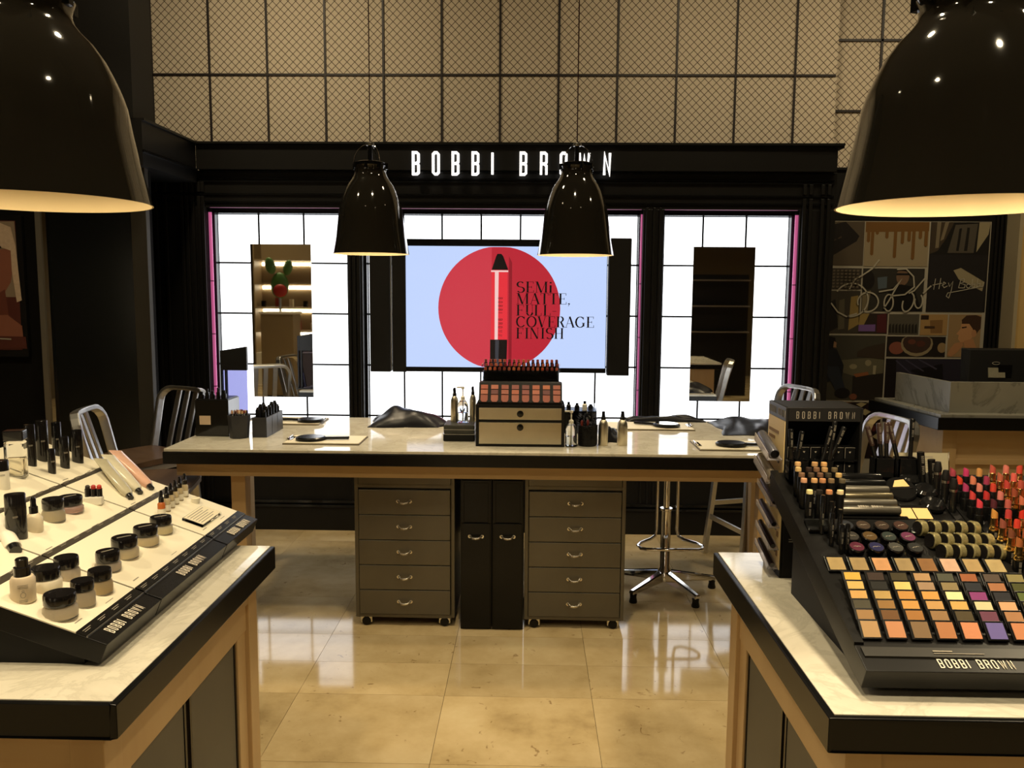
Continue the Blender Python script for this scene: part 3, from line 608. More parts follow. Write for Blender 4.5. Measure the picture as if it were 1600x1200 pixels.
# ================================================================== STOOLS
def make_stool():
    t = thing('bar_stool', '', 'stool')
    n = 9; top = MB(); vs = []; fs = []
    for j in range(n):
        for i in range(n):
            u = -1+2*i/(n-1); v = -1+2*j/(n-1); q = 1-.06*(abs(u)**3)*(abs(v)**3)
            vs.append((u*.195*q*(1-.05*(v > 0)*v), v*.2*q, .722-.012*(1-u*u)*(1-.5*v*v)-.008*(v < -.6)*(abs(v)-.6)/.4))
    for j in range(n-1):
        for i in range(n-1): fs.append((j*n+i, j*n+i+1, j*n+n+i+1, j*n+n+i))
    nv = len(vs); vs += [(a, b, .692) for a, b, c in vs]
    fs += [tuple(k+nv for k in f[::-1]) for f in fs]
    bd = [i for i in range(n)]+[j*n+n-1 for j in range(1, n)]+[(n-1)*n+i for i in range(n-2, -1, -1)]+[j*n for j in range(n-2, 0, -1)]
    fs += [(bd[k], bd[(k+1) % len(bd)], bd[(k+1) % len(bd)]+nv, bd[k]+nv) for k in range(len(bd))]
    top.add(vs, fs, 0, True); top.build('seat', SEATW, t, label='dark brown wooden seat pad')
    MB().box(-.185, .185, -.19, .19, .655, .692).build('seat_frame', ALU, t, bevel=.008)
    # back loop, reclined and rounded
    rec = .085
    def bk(x, z):
        k = (z-.66)/.39; return (x, .185+rec*k+.03*(1-(x/.19)**2)*max(0, k), z)
    pts = [bk(-.175, .66), bk(-.178, .80), bk(-.182, .92), bk(-.182, .98)]
    for a in (20, 45, 70, 90): pts.append(bk(-.182+.07*(1-cos(radians(a))), .98+.07*sin(radians(a))))
    pts += [bk(-.06, 1.05), bk(0, 1.05), bk(.06, 1.05)]
    for a in (90, 70, 45, 20): pts.append(bk(.182-.07*(1-cos(radians(a))), .98+.07*sin(radians(a))))
    pts += [bk(.182, .98), bk(.182, .92), bk(.178, .80), bk(.175, .66)]
    MB().ribbon(pts, (0, 1, -.22), .042, .024).build('back_frame', ALU, t, bevel=.005)
    sl = cached('stool_slat', lambda b: b.ribbon([(0, .21-.185, 0), (0, .25-.185, .16), (0, .315-.185, .385)], (0, 1, -.25), .012, .034), [ALU], .003)
    for x in (-.07, 0, .07): put('slat', sl, t, (x, .185-.01, .655))
    for sx_ in (-1, 1):
        for sy in (-1, 1):
            MB().ribbon([(sx_*.165, sy*.165, .66), (sx_*.185, sy*.185, .35), (sx_*.21, sy*.215, 0)], (0, 1, 0), .03, .03).build('leg', ALU, t, bevel=.004)
    for sy, z in ((-1, .24), (1, .40)):
        MB().box(-.19, .19, sy*.195-.008, sy*.195+.008, z-.014, z+.014).build('stretcher', ALU, t)
    for sx_ in (-1, 1): MB().box(sx_*.19-.008, sx_*.19+.008, -.195, .195, .31, .338).build('stretcher', ALU, t)
    return t
st = make_stool()
G = 'aluminium bar stools around the central table'
spots = [((-1.80, 3.84), 101, 'nearest aluminium stool left of the central table, backrest to the left'),
         ((-2.11, 4.42), -28, 'aluminium stool behind the black brush box at the left table end'),
         ((1.37, 4.93), -72, 'small-looking aluminium stool peeping above the tall black stand'),
         ((1.40, 3.76), -81, 'aluminium stool behind the brow pencils at the right')]
for i, ((x, y), r, lab) in enumerate(spots):
    o = st if i == 0 else copy_tree(st); o.location = (x, y, 0); o.rotation_euler = (0, 0, radians(r)); o['label'] = lab; o['group'] = G
# swivel stool with a star base
t = thing('swivel_stool', 'chrome swivel stool with foot ring and star base under the table', 'stool', (.745, 4.40, 0))
for k in range(5):
    a = radians(-63+72*k); c, s_ = cos(a), sin(a)
    mb = MB(); mb.M = Matrix.Rotation(a, 4, 'Z')
    mb.add([(.02, -.022, .055), (.02, .022, .055), (.29, .017, .045), (.29, -.017, .045), (.02, -.02, .115), (.02, .02, .115), (.29, .014, .068), (.29, -.014, .068)],
           [(0, 1, 2, 3), (7, 6, 5, 4), (0, 4, 5, 1), (2, 6, 7, 3), (1, 5, 6, 2), (3, 7, 4, 0)])
    leg = mb.build('star_leg', CHROME, t, bevel=.006)
    MB().lathe([(.020, 0), (.022, .006), (.017, .03), (.020, .047)], 14).build('foot', BLKP, leg, (c*.272, s_*.272, 0))
MB().lathe([(.045, .06), (.045, .10), (.027, .13), (.027, .445), (.033, .45), (.033, .46)], 20).build('column', CHROME, t)
MB().cyl((0, 0, .46), .018, .26, 14).build('piston', CHROME, t)
ring = [(-.055, -.02, .72), (-.055, -.02, .36)]+[(-.055-.06*sin(radians(a)), -.02-.06*(1-cos(radians(a)))*.5, .30+.06*cos(radians(a))) for a in (0, 30, 60, 90)][1:]
L_ = [(-.055, -.03, .72), (-.055, -.03, .35), (-.062, -.035, .315), (-.09, -.05, .30), (-.15, -.10, .295), (-.17, -.15, .295), (-.16, -.20, .295), (-.13, -.215, .295)]
MB().tube(L_+[(0, -.22, .295)]+[(-x, y, z) for x, y, z in L_[::-1]], .0085, 10).build('foot_ring', CHROME, t)
MB().lathe([(.15, 0), (.18, .01), (.185, .03), (.17, .045)], 28).build('seat', BLKM, t, (0, 0, .70))

# ================================================================== PENDANT LAMPS
def make_lamp():
    t = thing('pendant_lamp', '', 'lamp')
    po = [(.2, 0), (.1975, .012), (.183, .087), (.171, .165), (.164, .222), (.157, .252), (.146, .287), (.132, .325), (.115, .358), (.098, .381), (.086, .400), (.081, .418), (.083, .436), (.087, .452)]
    MB().lathe(po, 56, cap0=False, cap1=False).build('shade', ENAM, t)
    MB().lathe([(r-.003, z) for r, z in po], 56, cap0=False, cap1=False).lathe([(.1972, 0), (.2, 0)], 56, cap0=False, cap1=False).build('shade_lining', ENIN, t, label='cream white inside of the shade')
    MB().lathe([(.075, .405), (.075, .47), (.066, .474), (.03, .478)], 32, cap0=False).build('collar', BLKP, t)
    for k in range(8):
        a = 2*pi*k/8; MB().cbox((.084*cos(a), .084*sin(a), .45), (.014, .014, .03)).build('collar_tab', BLKP, t)
    hm = cached('lamp_hanger', lambda b: b.tube([(.082, 0, .445), (.084, 0, .47), (.078, 0, .50), (.062, 0, .53), (.038, 0, .553), (.012, 0, .562)], .0022, 6), [CHROME])
    for k in range(3): put('hanger_wire', hm, t, rot=radians(35+120*k))
    MB().lathe([(.02, .556), (.022, .562), (.02, .572), (.006, .575)], 20).build('cap', STEEL, t)
    MB().cyl((0, 0, .478), .012, .08, 10).build('socket_stem', BLKP, t)
    MB().lathe([(.02, .30), (.034, .29), (.045, .25), (.04, .215), (.02, .195), (.004, .19)], 20).build('bulb', mat('warm_bulb', (.9, .8, .6), .3, emit=(1, .74, .45), es=.7), t)
    return t
lp = make_lamp()
red = mat('dark_red_cord', (.06, .012, .01), .6)
LB = [((-.880, 1.46, 1.769), 'large near pendant at the upper left, black bell shade over the skincare display', 20), ((.7315, 1.46, 1.769), 'large near pendant at the upper right, black bell shade over the eyeshadow display', 20),
      ((-.841, 4.386, 1.808), 'far left black bell pendant, just left of the shop sign', 9), ((.231, 4.386, 1.808), 'far right black bell pendant, in front of the last letters of the sign', 9)]
for i, (p, lab, pw) in enumerate(LB):
    o = lp if i == 0 else copy_tree(lp); o.location = p; o.rotation_euler = (0, 0, .35*i); o['label'] = lab; o['group'] = 'black bell pendant lamps'
    kz = .76 if i < 2 else 1; o.scale = (1, 1, kz)
    MB().cyl((0, 0, .57), .003, (CEIL-p[2])/kz-.57, 6).build('cord', red, o)
    l = lamp('SPOT', (0, 0, .17), pw, (1, .80, .52), .05, spot=115, blend=.6); l.parent = o; l.name = 'pendant_lamp_light'
for x, y in DOWN:
    t = thing('downlight', 'round recessed ceiling downlight that shows only as a reflected highlight', 'light', (x, y, CEIL), group='recessed ceiling downlights')
    MB().lathe([(.085, -.03), (.11, -.03), (.11, 0), (.085, 0)], 20, cap0=False, cap1=False).build('rim', BLKM, t)
    MB().lathe([(.0, -.018), (.085, -.018)], 20, cap0=False, cap1=False).build('lens', mat('downlight_lens', (1, .9, .7), .3, emit=(1, .8, .5), es=12), t)

# ================================================================== NEAR COUNTERS
def counter(sg, lab):
    # sg -1: left counter, inner edge at x=-.715; +1: right counter, inner edge x=.517
    e = -.715 if sg < 0 else .517; w = 1.45
    t = thing('display_counter', lab, 'counter', (e, 1.806, 0))
    def bx(mb, a, b, *r):     # a,b measured outward from the aisle edge
        return mb.box(*(sorted((sg*a, sg*b))), *r)
    bx(MB(), .013, w, -.439, .439+.013, .882, .90).build('marble_top', MARB, t, bevel=.001)
    bx(bx(bx(MB(), 0, .0125, -.452, .452, .835, .899), .0125, w+.012, -.452, -.4395, .835, .899), .0125, w, -.4395, .452, .835, .8815).build('edge_band', BLKP, t, bevel=.0025)
    bx(MB(), .075, w-.06, -.38, .40, .05, .835).build('core', WOOD, t)
    bx(MB(), .05, w-.06, -.405, -.38, .76, .835).build('rail', WOODH, t)
    bx(MB(), .05, .075, -.405, .42, .765, .835).build('rail', WOOD, t)
    bx(MB(), .048, .112, .36, .425, 0, .835).build('corner_post', WOOD, t, bevel=.002)
    bx(MB(), .048, .112, -.41, -.345, 0, .835).build('corner_post', WOOD, t, bevel=.002)
    bx(MB(), .056, .075, -.345, .36, .69, .765).build('inner_rail', WOOD, t, bevel=.003)
    bx(MB(), .060, .075, .30, .36, .08, .69).build('inner_stile', WOOD, t, bevel=.002)
    bx(MB(), .060, .075, -.345, -.29, .08, .69).build('inner_stile', WOOD, t, bevel=.002)
    for a, b in ((-.29, -.02), (.0, .30)):
        bx(MB(), .068, .076, a+.012, b-.012, .09, .68).build('inset_panel', mat('grey_panel', (.10, .095, .075), .5, var=.1), t)
        bx(bx(MB(), .066, .0755, a, a+.01, .08, .69), .066, .0755, b-.01, b, .08, .69).build('panel_bead', BLKP, t)
    bx(MB(), .1, w-.1, -.34, .36, 0, .05).build('plinth', BLK, t)
    for k in range(3):
        a = .16+.42*k; bx(MB(), a, a+.38, -.386, -.38, .09, .70).build('inset_panel', MATS['grey_panel'], t)
    return t
counter(-1, 'left near counter, pale wood with marble top, holding the skincare display')
counter(1, 'right near counter, pale wood with marble top, holding the eyeshadow display')

# ================================================================== CASH DESK
t = thing('cash_desk', 'angled till counter at the right with grey marble upstand', 'counter', (2.30, 4.64, 0))
dk = [(0, 0), (2.2, 0), (2.2, .9), (.42, 1.6), (.02, .78)]
def inset(pl, d): 
    c = (sum(p[0] for p in pl)/len(pl), sum(p[1] for p in pl)/len(pl)); return [(p[0]+(c[0]-p[0])*d, p[1]+(c[1]-p[1])*d) for p in pl]
desk = [(.0, 0), (1.6, 0), (1.6, .75), (-.06, .75)]
MB().prism(desk, .905, .95, 'z').build('worktop', MARG, t)
MB().prism([(-.02, -.02), (1.6, -.02), (1.6, .77), (-.09, .77)], .865, .935, 'z').build('edge_band', BLKP, t, bevel=.003)
MB().prism([(.06, .06), (1.6, .06), (1.6, .7), (.0, .7)], .05, .865, 'z').build('body', WOODH, t)
MB().prism([(.04, .04), (.12, .04), (.12, .1), (.04, .1)], 0, .865, 'z').build('corner_post', WOOD, t)
for z0, z1 in ((.78, .865), (.66, .69), (.05, .1)): MB().box(.12, 1.6, .045, .062, z0, z1).build('rail', WOODH, t)
MB().prism([(.09, .09), (1.6, .09), (1.6, .125), (.105, .125)], .95, 1.125, 'z').build('marble_upstand', MARG, t, bevel=.001)
MB().prism([(.09, .09), (.105, .125), (.06, .66), (.03, .66)], .95, 1.125, 'z').build('marble_upstand', MARG, t, bevel=.001)
t = thing('till_monitor', 'black till monitor seen from behind on the cash desk', 'monitor', (2.86, 5.0, .95))
mb = MB(); mb.M = Matrix.Rotation(radians(-10), 4, 'X')
mb.add([(-.22, 0, .14), (.25, 0, .14), (.25, 0, .345), (-.20, 0, .345), (-.25, .04, .13), (.25, .04, .13), (.25, .04, .36), (-.235, .04, .36)], [(0, 3, 2, 1), (4, 5, 6, 7), (0, 1, 5, 4), (2, 3, 7, 6), (0, 4, 7, 3), (1, 2, 6, 5)])
mb.build('housing', BLKM, t, bevel=.004)
mb = MB(); mb.M = Matrix.Rotation(radians(-10), 4, 'X'); mb.box(-.10, .0, -.006, -.001, .175, .235); mb.build('label_sticker', mat('sticker', '#8a846f', .5, var=.2, scale=90), t)
mb = MB(); mb.M = Matrix.Rotation(radians(-10), 4, 'X'); stroke(mb, loop(-.05, .262, .022, .008, 0, 330), .003, False, -.004, -.0005); mb.build('badge', LETG, t)
MB().box(-.04, .04, .03, .1, .01, .25).build('stand', BLKP, t); MB().box(-.12, .12, -.02, .16, 0, .012).build('foot', BLKP, t)

# ================================================================== SHOP BEHIND THE CAMERA (seen in mirrors and gloss)
shelf_light = mat('shelf_light', (.9, .8, .6), .4, emit=(1, .86, .6), es=9)
tan = mat('tan_laminate', '#8d7a5a', .5)
for i, (x, y, lab) in enumerate(((-4.1, -3.2, 'tall lit shelving unit reflected in the left mirror'), (-5.6, -3.6, 'lit shelving unit against the far rear wall at left'), (-1.2, -4.9, 'lit shelving unit in the middle of the rear wall'), (5.6, -4.9, 'lit shelving unit at the right end of the rear wall'))):
    t = thing('shelving_unit', lab, 'shelf', (x, y, 0))
    MB().box(-.55, .55, -.35, -.33, 0, 2.4).box(-.57, -.55, -.35, .05, 0, 2.4).box(.55, .57, -.35, .05, 0, 2.4).build('carcass', tan, t)
    MB().box(-.55, .55, -.33, .06, 0, .55).build('base_cupboard', WHITE, t)
    for z in (.9, 1.3, 1.7, 2.1):
        MB().box(-.55, .55, -.33, .05, z, z+.025).build('shelf', tan, t)
        MB().box(-.53, .53, -.32, -.30, z-.075, z-.02).build('light_strip', shelf_light, t)
    for k in range(9):
        MB().box(-.5+.12*k, -.44+.12*k, -.2, -.12, .925 if k % 2 else 1.325, (.925 if k % 2 else 1.325)+.10+.03*(k % 3)).build('carton', [BLKP, MATS['cream_card'], mat('red_card', '#8f2a22')][k % 3], t)
t = thing('tan_pillar', 'tan clad pillar behind the viewer, seen in the right mirror', 'pillar', (3.55, -1.9, 0)); MB().box(-.1, .1, -.1, .1, 0, CEIL).build('cladding', MATS['cream_wall'], t)
MB().box(-.12, .12, -.12, .12, 0, .1).build('plinth', BLK, t)
for x, y, lab in ((2.9, -2.6, 'dark glass-topped unit behind the viewer at right'), (4.3, -1.2, 'dark storage unit behind the viewer, beyond the tan pillar')):
    t = thing('dark_unit', lab, 'cabinet', (x, y, 0)); MB().box(-.5, .5, -.3, .3, 0, 1.9).build('body', BLKM, t)
    for z in (1.0, 1.4, 1.8): MB().box(-.5, .5, .3, .42, z, z+.02).build('shelf', STEEL, t)

t = thing('tan_cabinet', 'plain tan block cabinet behind the viewer, seen in the left mirror', 'cabinet', (-3.72, -1.5, 0))
MB().box(-.24, .24, -.2, .2, .06, 1.26).build('body', tan, t, bevel=.004); MB().box(-.26, .26, -.22, .22, 1.26, 1.29).build('top', WHITE, t); MB().box(-.22, .22, -.18, .18, 0, .06).build('plinth', BLK, t)
t = thing('cactus_sculpture', 'green cactus sculpture with a red bloom, seen in the left mirror', 'sculpture', (-3.86, -1.95, 0))
gm = mat('cactus_green', '#4f7a3a', .45, var=.2); MB().cyl((0, 0, 0), .16, .03, 20).cyl((0, 0, .03), .02, 1.5, 10).build('stand', STEEL, t)
for dx, dz, rx, rz, m in ((0, 1.68, .14, .2, gm), (-.14, 1.98, .08, .13, gm), (.13, 1.95, .07, .12, gm), (.02, 1.60, .11, .10, mat('bloom_red', '#a8261e', .5))):
    b = MB(); b.M = Matrix.Translation((dx, .055 if m is not gm else 0, dz)) @ Matrix.Rotation(dx*2, 4, 'Y') @ Matrix.Scale(.4, 4, (0, 1, 0))
    b.lathe([(rx*sin(pi*k/10)+.001, -rz*cos(pi*k/10)) for k in range(11)], 20); b.build('pad' if m is gm else 'bloom', m, t)
# ================================================================== ITEMS ON THE CENTRAL TABLE
ZT = .88
t = thing('drawer_box', 'black box with two champagne metal drawers at the middle of the table', 'drawers', (-.045, 3.906, ZT))
MB().box(-.212, .212, .004, .19, 0, .008).box(-.212, .212, .004, .19, .192, .20).box(-.212, -.204, .004, .19, 0, .2).box(.204, .212, .004, .19, 0, .2).box(-.21, .21, .17, .19, 0, .2).box(-.21, .21, .012, .18, .116, .130).box(-.212, -.198, 0, .01, 0, .2).box(.198, .212, 0, .01, 0, .2).box(-.2, .2, 0, .01, 0, .012).box(-.2, .2, 0, .01, .118, .130).box(-.2, .2, 0, .01, .188, .2).build('case', BLKM, t)
for z0, z1, kz in ((.013, .117, .094), (.131, .187, .159)):
    d = MB().box(-.197, .197, -.003, .15, z0, z1).build('drawer', CHAMP, t, bevel=.0015)
    MB().lathe([(.016, 0), (.016, .004), (.004, .0045)], 20).build('finger_hole', BLKG, d, (0, -.003, kz), (pi/2, 0, 0))
# lip tester stand on top
t = thing('lip_tester_stand', 'sloping black lip colour tester with eight columns, standing on the drawer box', 'tester', (-.045, 3.93, ZT+.2))
MB().prism([(-.01, 0), (.12, 0), (.12, .10), (.045, .10), (-.01, .012)], -.20, .20, 'x').build('wedge', BLKM, t)
lc = ['#a04a30', '#b85c38', '#8e3f2e', '#c06a4c', '#7a2f26', '#aa5840', '#b4502e', '#96463a', '#c46c40', '#6e2a24']
k = 0
for c in range(8):
    x = -.174+.0497*c
    for r, (z0, z1) in enumerate(((.014, .045), (.049, .068), (.072, .09))):
        k += 1; h = lc[(c*5+r*3+c*r) % 10]; m = mat('lip_'+h.strip('#'), h, .45)
        y0 = -.01+(z0-.012)*.625-.004; y1 = -.01+(z1-.012)*.625-.004
        if r == 0: poly = [(x-.017, z1), (x-.017, z0+.008), (x-.010, z0), (x+.010, z0), (x+.017, z0+.008), (x+.017, z1)]
        else: poly = [(x-.017, z0), (x+.017, z0), (x+.017, z1), (x-.017, z1)]
        mb = MB(); n = len(poly); fy = lambda z: -.01+(z-.012)*.625
        vs = [(a, fy(b)-.004, b) for a, b in poly]+[(a, fy(b)+.002, b) for a, b in poly]
        mb.add(vs, [tuple(range(n))[::-1], tuple(range(n, 2*n))]+[(i, (i+1) % n, n+(i+1) % n, n+i) for i in range(n)]); mb.build('colour_pan', m, t)
t = thing('lipstick_rack', 'clear acrylic tiered rack crowded with small lipsticks above the lip tester', 'rack', (-.045, 4.02, ZT+.2))
MB().box(-.19, .19, .035, .04, .02, .15).box(-.19, .19, .075, .08, .02, .175).box(-.19, .19, .115, .12, .02, .2).box(-.194, -.19, .03, .125, 0, .18).box(.19, .194, .03, .125, 0, .18).build('acrylic_tiers', ACRY, t)
MB().box(-.188, .188, .041, .062, 0, .100).box(-.188, .188, .062, .084, 0, .118).box(-.188, .188, .084, .112, 0, .136).box(-.182, .182, .106, .112, .136, .168).build('black_core', BLKP, t)
lm = cached('small_lipstick_case', lambda b: b.lathe([(.008, 0), (.008, .05), (.0065, .052)], 10), [BLKP])
n = 0
rowname = ['front', 'middle', 'back']
for r in range(3):
    for c in range(16):
        x = -.176+.0235*c+(.004 if r % 2 else 0); h = lc[(c*3+r*7) % 10]
        o = thing('small_lipstick', '%s lipstick tester, %s from the left in the %s row of the acrylic rack' % (('brown red', 'terracotta', 'dark brown', 'pink brown', 'maroon', 'rose brown', 'orange brown', 'plum brown', 'tan', 'deep maroon')[(c*3+r*7) % 10],
              ['first', 'second', 'third', 'fourth', 'fifth', 'sixth', 'seventh', 'eighth', 'ninth', 'tenth', 'eleventh', 'twelfth', 'thirteenth', 'fourteenth', 'fifteenth', 'sixteenth'][c], rowname[r]),
              'lipstick', (-.045+x, 4.02+.052+.022*r, ZT+.2+.100+.018*r), group='small lipsticks in the acrylic rack')
        put('case', lm, o)
        mm = mat('lip_'+h.strip('#'), h, .45)
        me = cached(('bullet_s', h), lambda b: b.lathe([(.0068, .05), (.0068, .061), (.0055, .066)], 8), [mm]); put('bullet', me, o)
# bottles
def spray(x, y, z, H, r, lab, grp='gold spray bottles with black nozzles'):
    t = thing('spray_bottle', lab, 'bottle', (x, y, z), group=grp); s_ = H/.166
    MB().lathe([(r*.96, 0), (r, .004), (r, .095*s_), (r*.93, .108*s_), (r*.7, .12*s_), (r*.5, .126*s_)], 22).build('body', CHAMP, t)
    MB().lathe([(r*.5, .124*s_), (r*.52, .138*s_), (r*.40, .140*s_), (r*.34, .155*s_), (r*.30, .166*s_)], 14).build('collar', BLKP, t)
    MB().box(-.008, .003, -.003, .003, .150*s_, .162*s_).build('nozzle', BLKP, t)
def pump(x, y, z, H, r, lab):
    t = thing('pump_bottle', lab, 'bottle', (x, y, z), group='clear pump bottles'); s_ = H/.185
    MB().lathe([(r, 0), (r, .075*s_), (r*.95, .09*s_), (r*.6, .108*s_), (r*.36, .115*s_)], 22).lathe([(r*.9, .004), (r*.9, .075*s_), (r*.85, .088*s_), (r*.5, .104*s_)], 22).build('body', ACRY, t)
    MB().lathe([(r*.88, .005), (r*.88, .05*s_), (r*.01, .0501*s_)], 20).build('liquid', mat('clear_liquid', (.9, .93, .9), .05, trans=1, ior=1.2), t)
    MB().lathe([(r*.38, .115*s_), (r*.38, .128*s_), (r*.3, .13*s_), (r*.12, .135*s_), (r*.12, .165*s_), (r*.3, .168*s_), (r*.3, .178*s_)], 14).build('pump', WHITE, t)
    MB().box(-r*1.1, 0, -.004, .004, .171*s_, .178*s_).build('spout', WHITE, t)
    MB().tube([(0, 0, .12*s_), (0, 0, .01)], .0022, 6).build('dip_tube', WHITE, t)
bk = thing('black_case', 'black soft case lying lowest in the stack left of the drawer box', 'case', (-.348, 4.11, ZT))
MB().box(-.078, .078, -.085, .085, 0, .035).build('body', BLKM, bk, bevel=.006); MB().box(-.079, .079, -.0862, .0862, .034, .037).build('zip', STEEL, bk)
bk = thing('grey_case', 'grey marbled case, topmost of the stack left of the drawer box', 'case', (-.348, 4.11, ZT+.037))
MB().box(-.076, .076, -.083, .083, 0, .045).build('body', mat('grey_marbled', '#3a3a34', .5, var=.5, scale=30), bk, bevel=.006); MB().box(-.077, .077, -.0842, .0842, .02, .023).build('zip', STEEL, bk)
zs = ZT+.0825
spray(-.379, 4.13, zs, .172, .020, 'left gold spray bottle on the grey case', )
pump(-.335, 4.105, zs, .188, .028, 'clear pump bottle between two gold sprays on the grey case')
spray(-.288, 4.15, zs, .178, .0175, 'gold spray bottle right of the clear pump, against the drawer box')
pump(.200, 3.935, ZT, .180, .029, 'clear pump bottle standing on the table right of the drawer box')
spray(.357, 3.97, ZT, .166, .0235, 'gold spray bottle standing right next to the black brush pot')
spray(.450, 3.975, ZT, .166, .0255, 'rightmost gold spray bottle, standing alone on the marble')
# brush pot with fluffy dark brushes
t = thing('brush_pot', 'round black pot packed with dark makeup brushes and red tips', 'pot', (.2815, 3.965, ZT)); t.scale = (.93, .93, 1)
MB().lathe([(.044, 0), (.050, .006), (.052, .10), (.049, .10), (.046, .01)], 24).build('pot', BLKM, t)
fz = MB()
for k in range(420):
    a = random.uniform(0, 2*pi); z = random.uniform(.02, .155); r = .052*(1 if z < .1 else math.sqrt(max(.05, 1-((z-.1)/.066)**2)))
    p = Vector((r*cos(a), r*sin(a), z)); d = Vector((cos(a), sin(a), random.uniform(-.4, .9)))*.016
    q = d.cross(Vector((0, 0, 1))).normalized()*.0022
    fz.add([p-q, p+q, p+d], [(0, 1, 2)])
o = fz.build('bristles', BLKM, t); o['kind'] = 'stuff'
for k in range(14):
    a = k*2.4; r = .04*math.sqrt(k/14); MB().lathe([(.004, .06), (.006, .10), (.007, .118), (.003, .126)], 8).build('brush_head', [BLKM, mat('red_tip', '#7a2a22', .5)][k % 3 == 0], t, (r*cos(a), r*sin(a)-.005, -.012*(k % 4)))
# acrylic organiser with small bottles
t = thing('clear_organiser', 'acrylic organiser block holding small bottles behind the brush pot', 'organiser', (.265, 4.30, ZT))
MB().box(-.085, .085, 0, .16, 0, .118).build('tray', BLKP, t)
MB().box(-.09, -.086, 0, .16, 0, .14).box(.086, .09, 0, .16, 0, .14).box(-.09, .09, -.005, -.001, 0, .13).build('acrylic_walls', ACRY, t)
for i, (x, y, h, r, m, lab) in enumerate(((-.06, .03, .042, .012, BLKP, 'small black capped bottle leftmost on the acrylic organiser'), (-.015, .05, .034, .013, BLKP, 'squat black bottle second on the acrylic organiser'), (.025, .04, .046, .013, WHITE, 'small tilted cream bottle with dark cap on the acrylic organiser'), (.06, .09, .024, .014, BLKP, 'low black jar at the right of the acrylic organiser'))):
    o = thing('small_bottle', lab, 'bottle', (.265+x, 4.30+y, ZT+.118), group='small bottles on the acrylic organiser')
    MB().lathe([(r, 0), (r, h*.65), (r*.6, h*.75)], 14).build('body', m, o); MB().cyl((0, 0, h*.75), r*.62, h*.3, 12).build('cap', BLKP, o)
# cloth / cape shapes
def cape(name, x, y, w, d, h, seed, lab, z=ZT, cat='cape', rot=0):
    rnd = random.Random(seed); ph = [rnd.uniform(0, 6.28) for _ in range(8)]
    nx, ny = 34, 20; vs = []
    for j in range(ny):
        for i in range(nx):
            u = -1+2*i/(nx-1); v = -1+2*j/(ny-1)
            e = 1+.10*sin(3*math.atan2(v, u)+ph[0])+.05*sin(7*math.atan2(v, u)+ph[1])
            base = max(0, 1-abs(u)**2.6)*max(0, 1-abs(v)**2.2)
            f = .68+.20*sin(2.2*u+1.5*v+ph[2])+.10*sin(5*u-3*v+ph[3])+.05*sin(7*v+4*u+ph[4])+.025*sin(12*u+ph[5])
            vs.append((u*w/2*e, v*d/2*e, .004+h*base**.6*f))
    fs = [(j*nx+i, j*nx+i+1, j*nx+nx+i+1, j*nx+nx+i) for j in range(ny-1) for i in range(nx-1)]
    nv = len(vs); vs += [(a, b, 0.0) for a, b, c in vs]; fs += [tuple(k+nv for k in f[::-1]) for f in fs]
    bd = [i for i in range(nx)]+[j*nx+nx-1 for j in range(1, ny)]+[(ny-1)*nx+i for i in range(nx-2, -1, -1)]+[j*nx for j in range(ny-2, 0, -1)]
    fs += [(bd[k], bd[(k+1) % len(bd)], bd[(k+1) % len(bd)]+nv, bd[k]+nv) for k in range(len(bd))]
    o = MB().add(vs, fs, 0, True).build(name, mat('black_nylon', (.006, .006, .009), .35, bump=.15, scale=14), None, (x, y, z), rot)
    return tag(o, lab, cat)
cape('folded_cape', -.67, 4.53, .40, .22, .105, 3, 'crumpled black cape lying on the table left of the drawer box')
cape('folded_cape', .78, 4.74, .42, .05, .05, 5, 'flat black cape at the table edge behind the right rear hand mirror')
cape('folded_cape', 1.19, 4.50, .33, .40, .062, 8, 'spread black cape at the right end of the table')
cape('folded_cape', .405, 4.10, .09, .12, .10, 12, 'small black cloth between the two gold sprays', cat='cloth')
# clipboards with hand mirrors
def board(x, y, w, d, rot, clip, lab):
    t = thing('place_board', lab, 'board', (x, y, ZT), rot, 'cream boards under the hand mirrors')
    MB().box(-w/2, w/2, -d/2, d/2, 0, .006).build('board', mat('board_edge', '#6d6350', .5), t)
    MB().box(-w/2+.004, w/2-.004, -d/2+.004, d/2-.004, .006, .009).build('paper', CREAM, t)
    s_ = clip
    MB().box(*(sorted((s_*w/2, s_*(w/2-.025)))), -.05, .05, .009, .012).tube([(s_*(w/2-.004), -.05, .016), (s_*(w/2-.004), .05, .016)], .005, 8).build('clip', CHROME, t)
def hand_mirror(x, y, rot, lab, z=ZT+.0095, glass=False):
    t = thing('hand_mirror', lab, 'hand mirror', (x, y, z), rot, 'black hand mirrors on the table')
    MB().lathe([(.058, 0), (.066, .004), (.066, .012), (.058, .017)], 32, sx=1.12).build('head', BLKP, t)
    if glass: MB().lathe([(.056, .0172), (.056, .0186)], 32, sx=1.12).build('mirror_glass', MIRR, t)
    MB().ribbon([(.066, 0, .009), (.09, 0, .009), (.13, 0, .009), (.185, 0, .009)], (0, 1, 0), .022, .012).build('handle', BLKP, t, bevel=.004)
board(-1.31, 4.575, .31, .23, 0, 1, 'cream board at the rear left of the table, clip at its right end')
hand_mirror(-1.22, 4.54, radians(172), 'black hand mirror rear left, handle pointing left', glass=False)
board(-1.0, 4.0, .37, .22, 0, -1, 'cream board at the front left of the table')
hand_mirror(-1.07, 3.98, radians(6), 'black hand mirror front left, handle pointing right')
board(.66, 4.53, .46, .24, 0, 1, 'cream board at the rear right of the table, clip at its right end')
hand_mirror(.75, 4.50, radians(155), 'hand mirror rear right lying glass side up, handle pointing left', glass=True)
board(1.0, 3.97, .40, .24, 0, -1, 'cream board at the front right of the table, clip at its left end')
hand_mirror(.97, 3.95, radians(-3), 'black hand mirror front right, handle pointing right', glass=False)
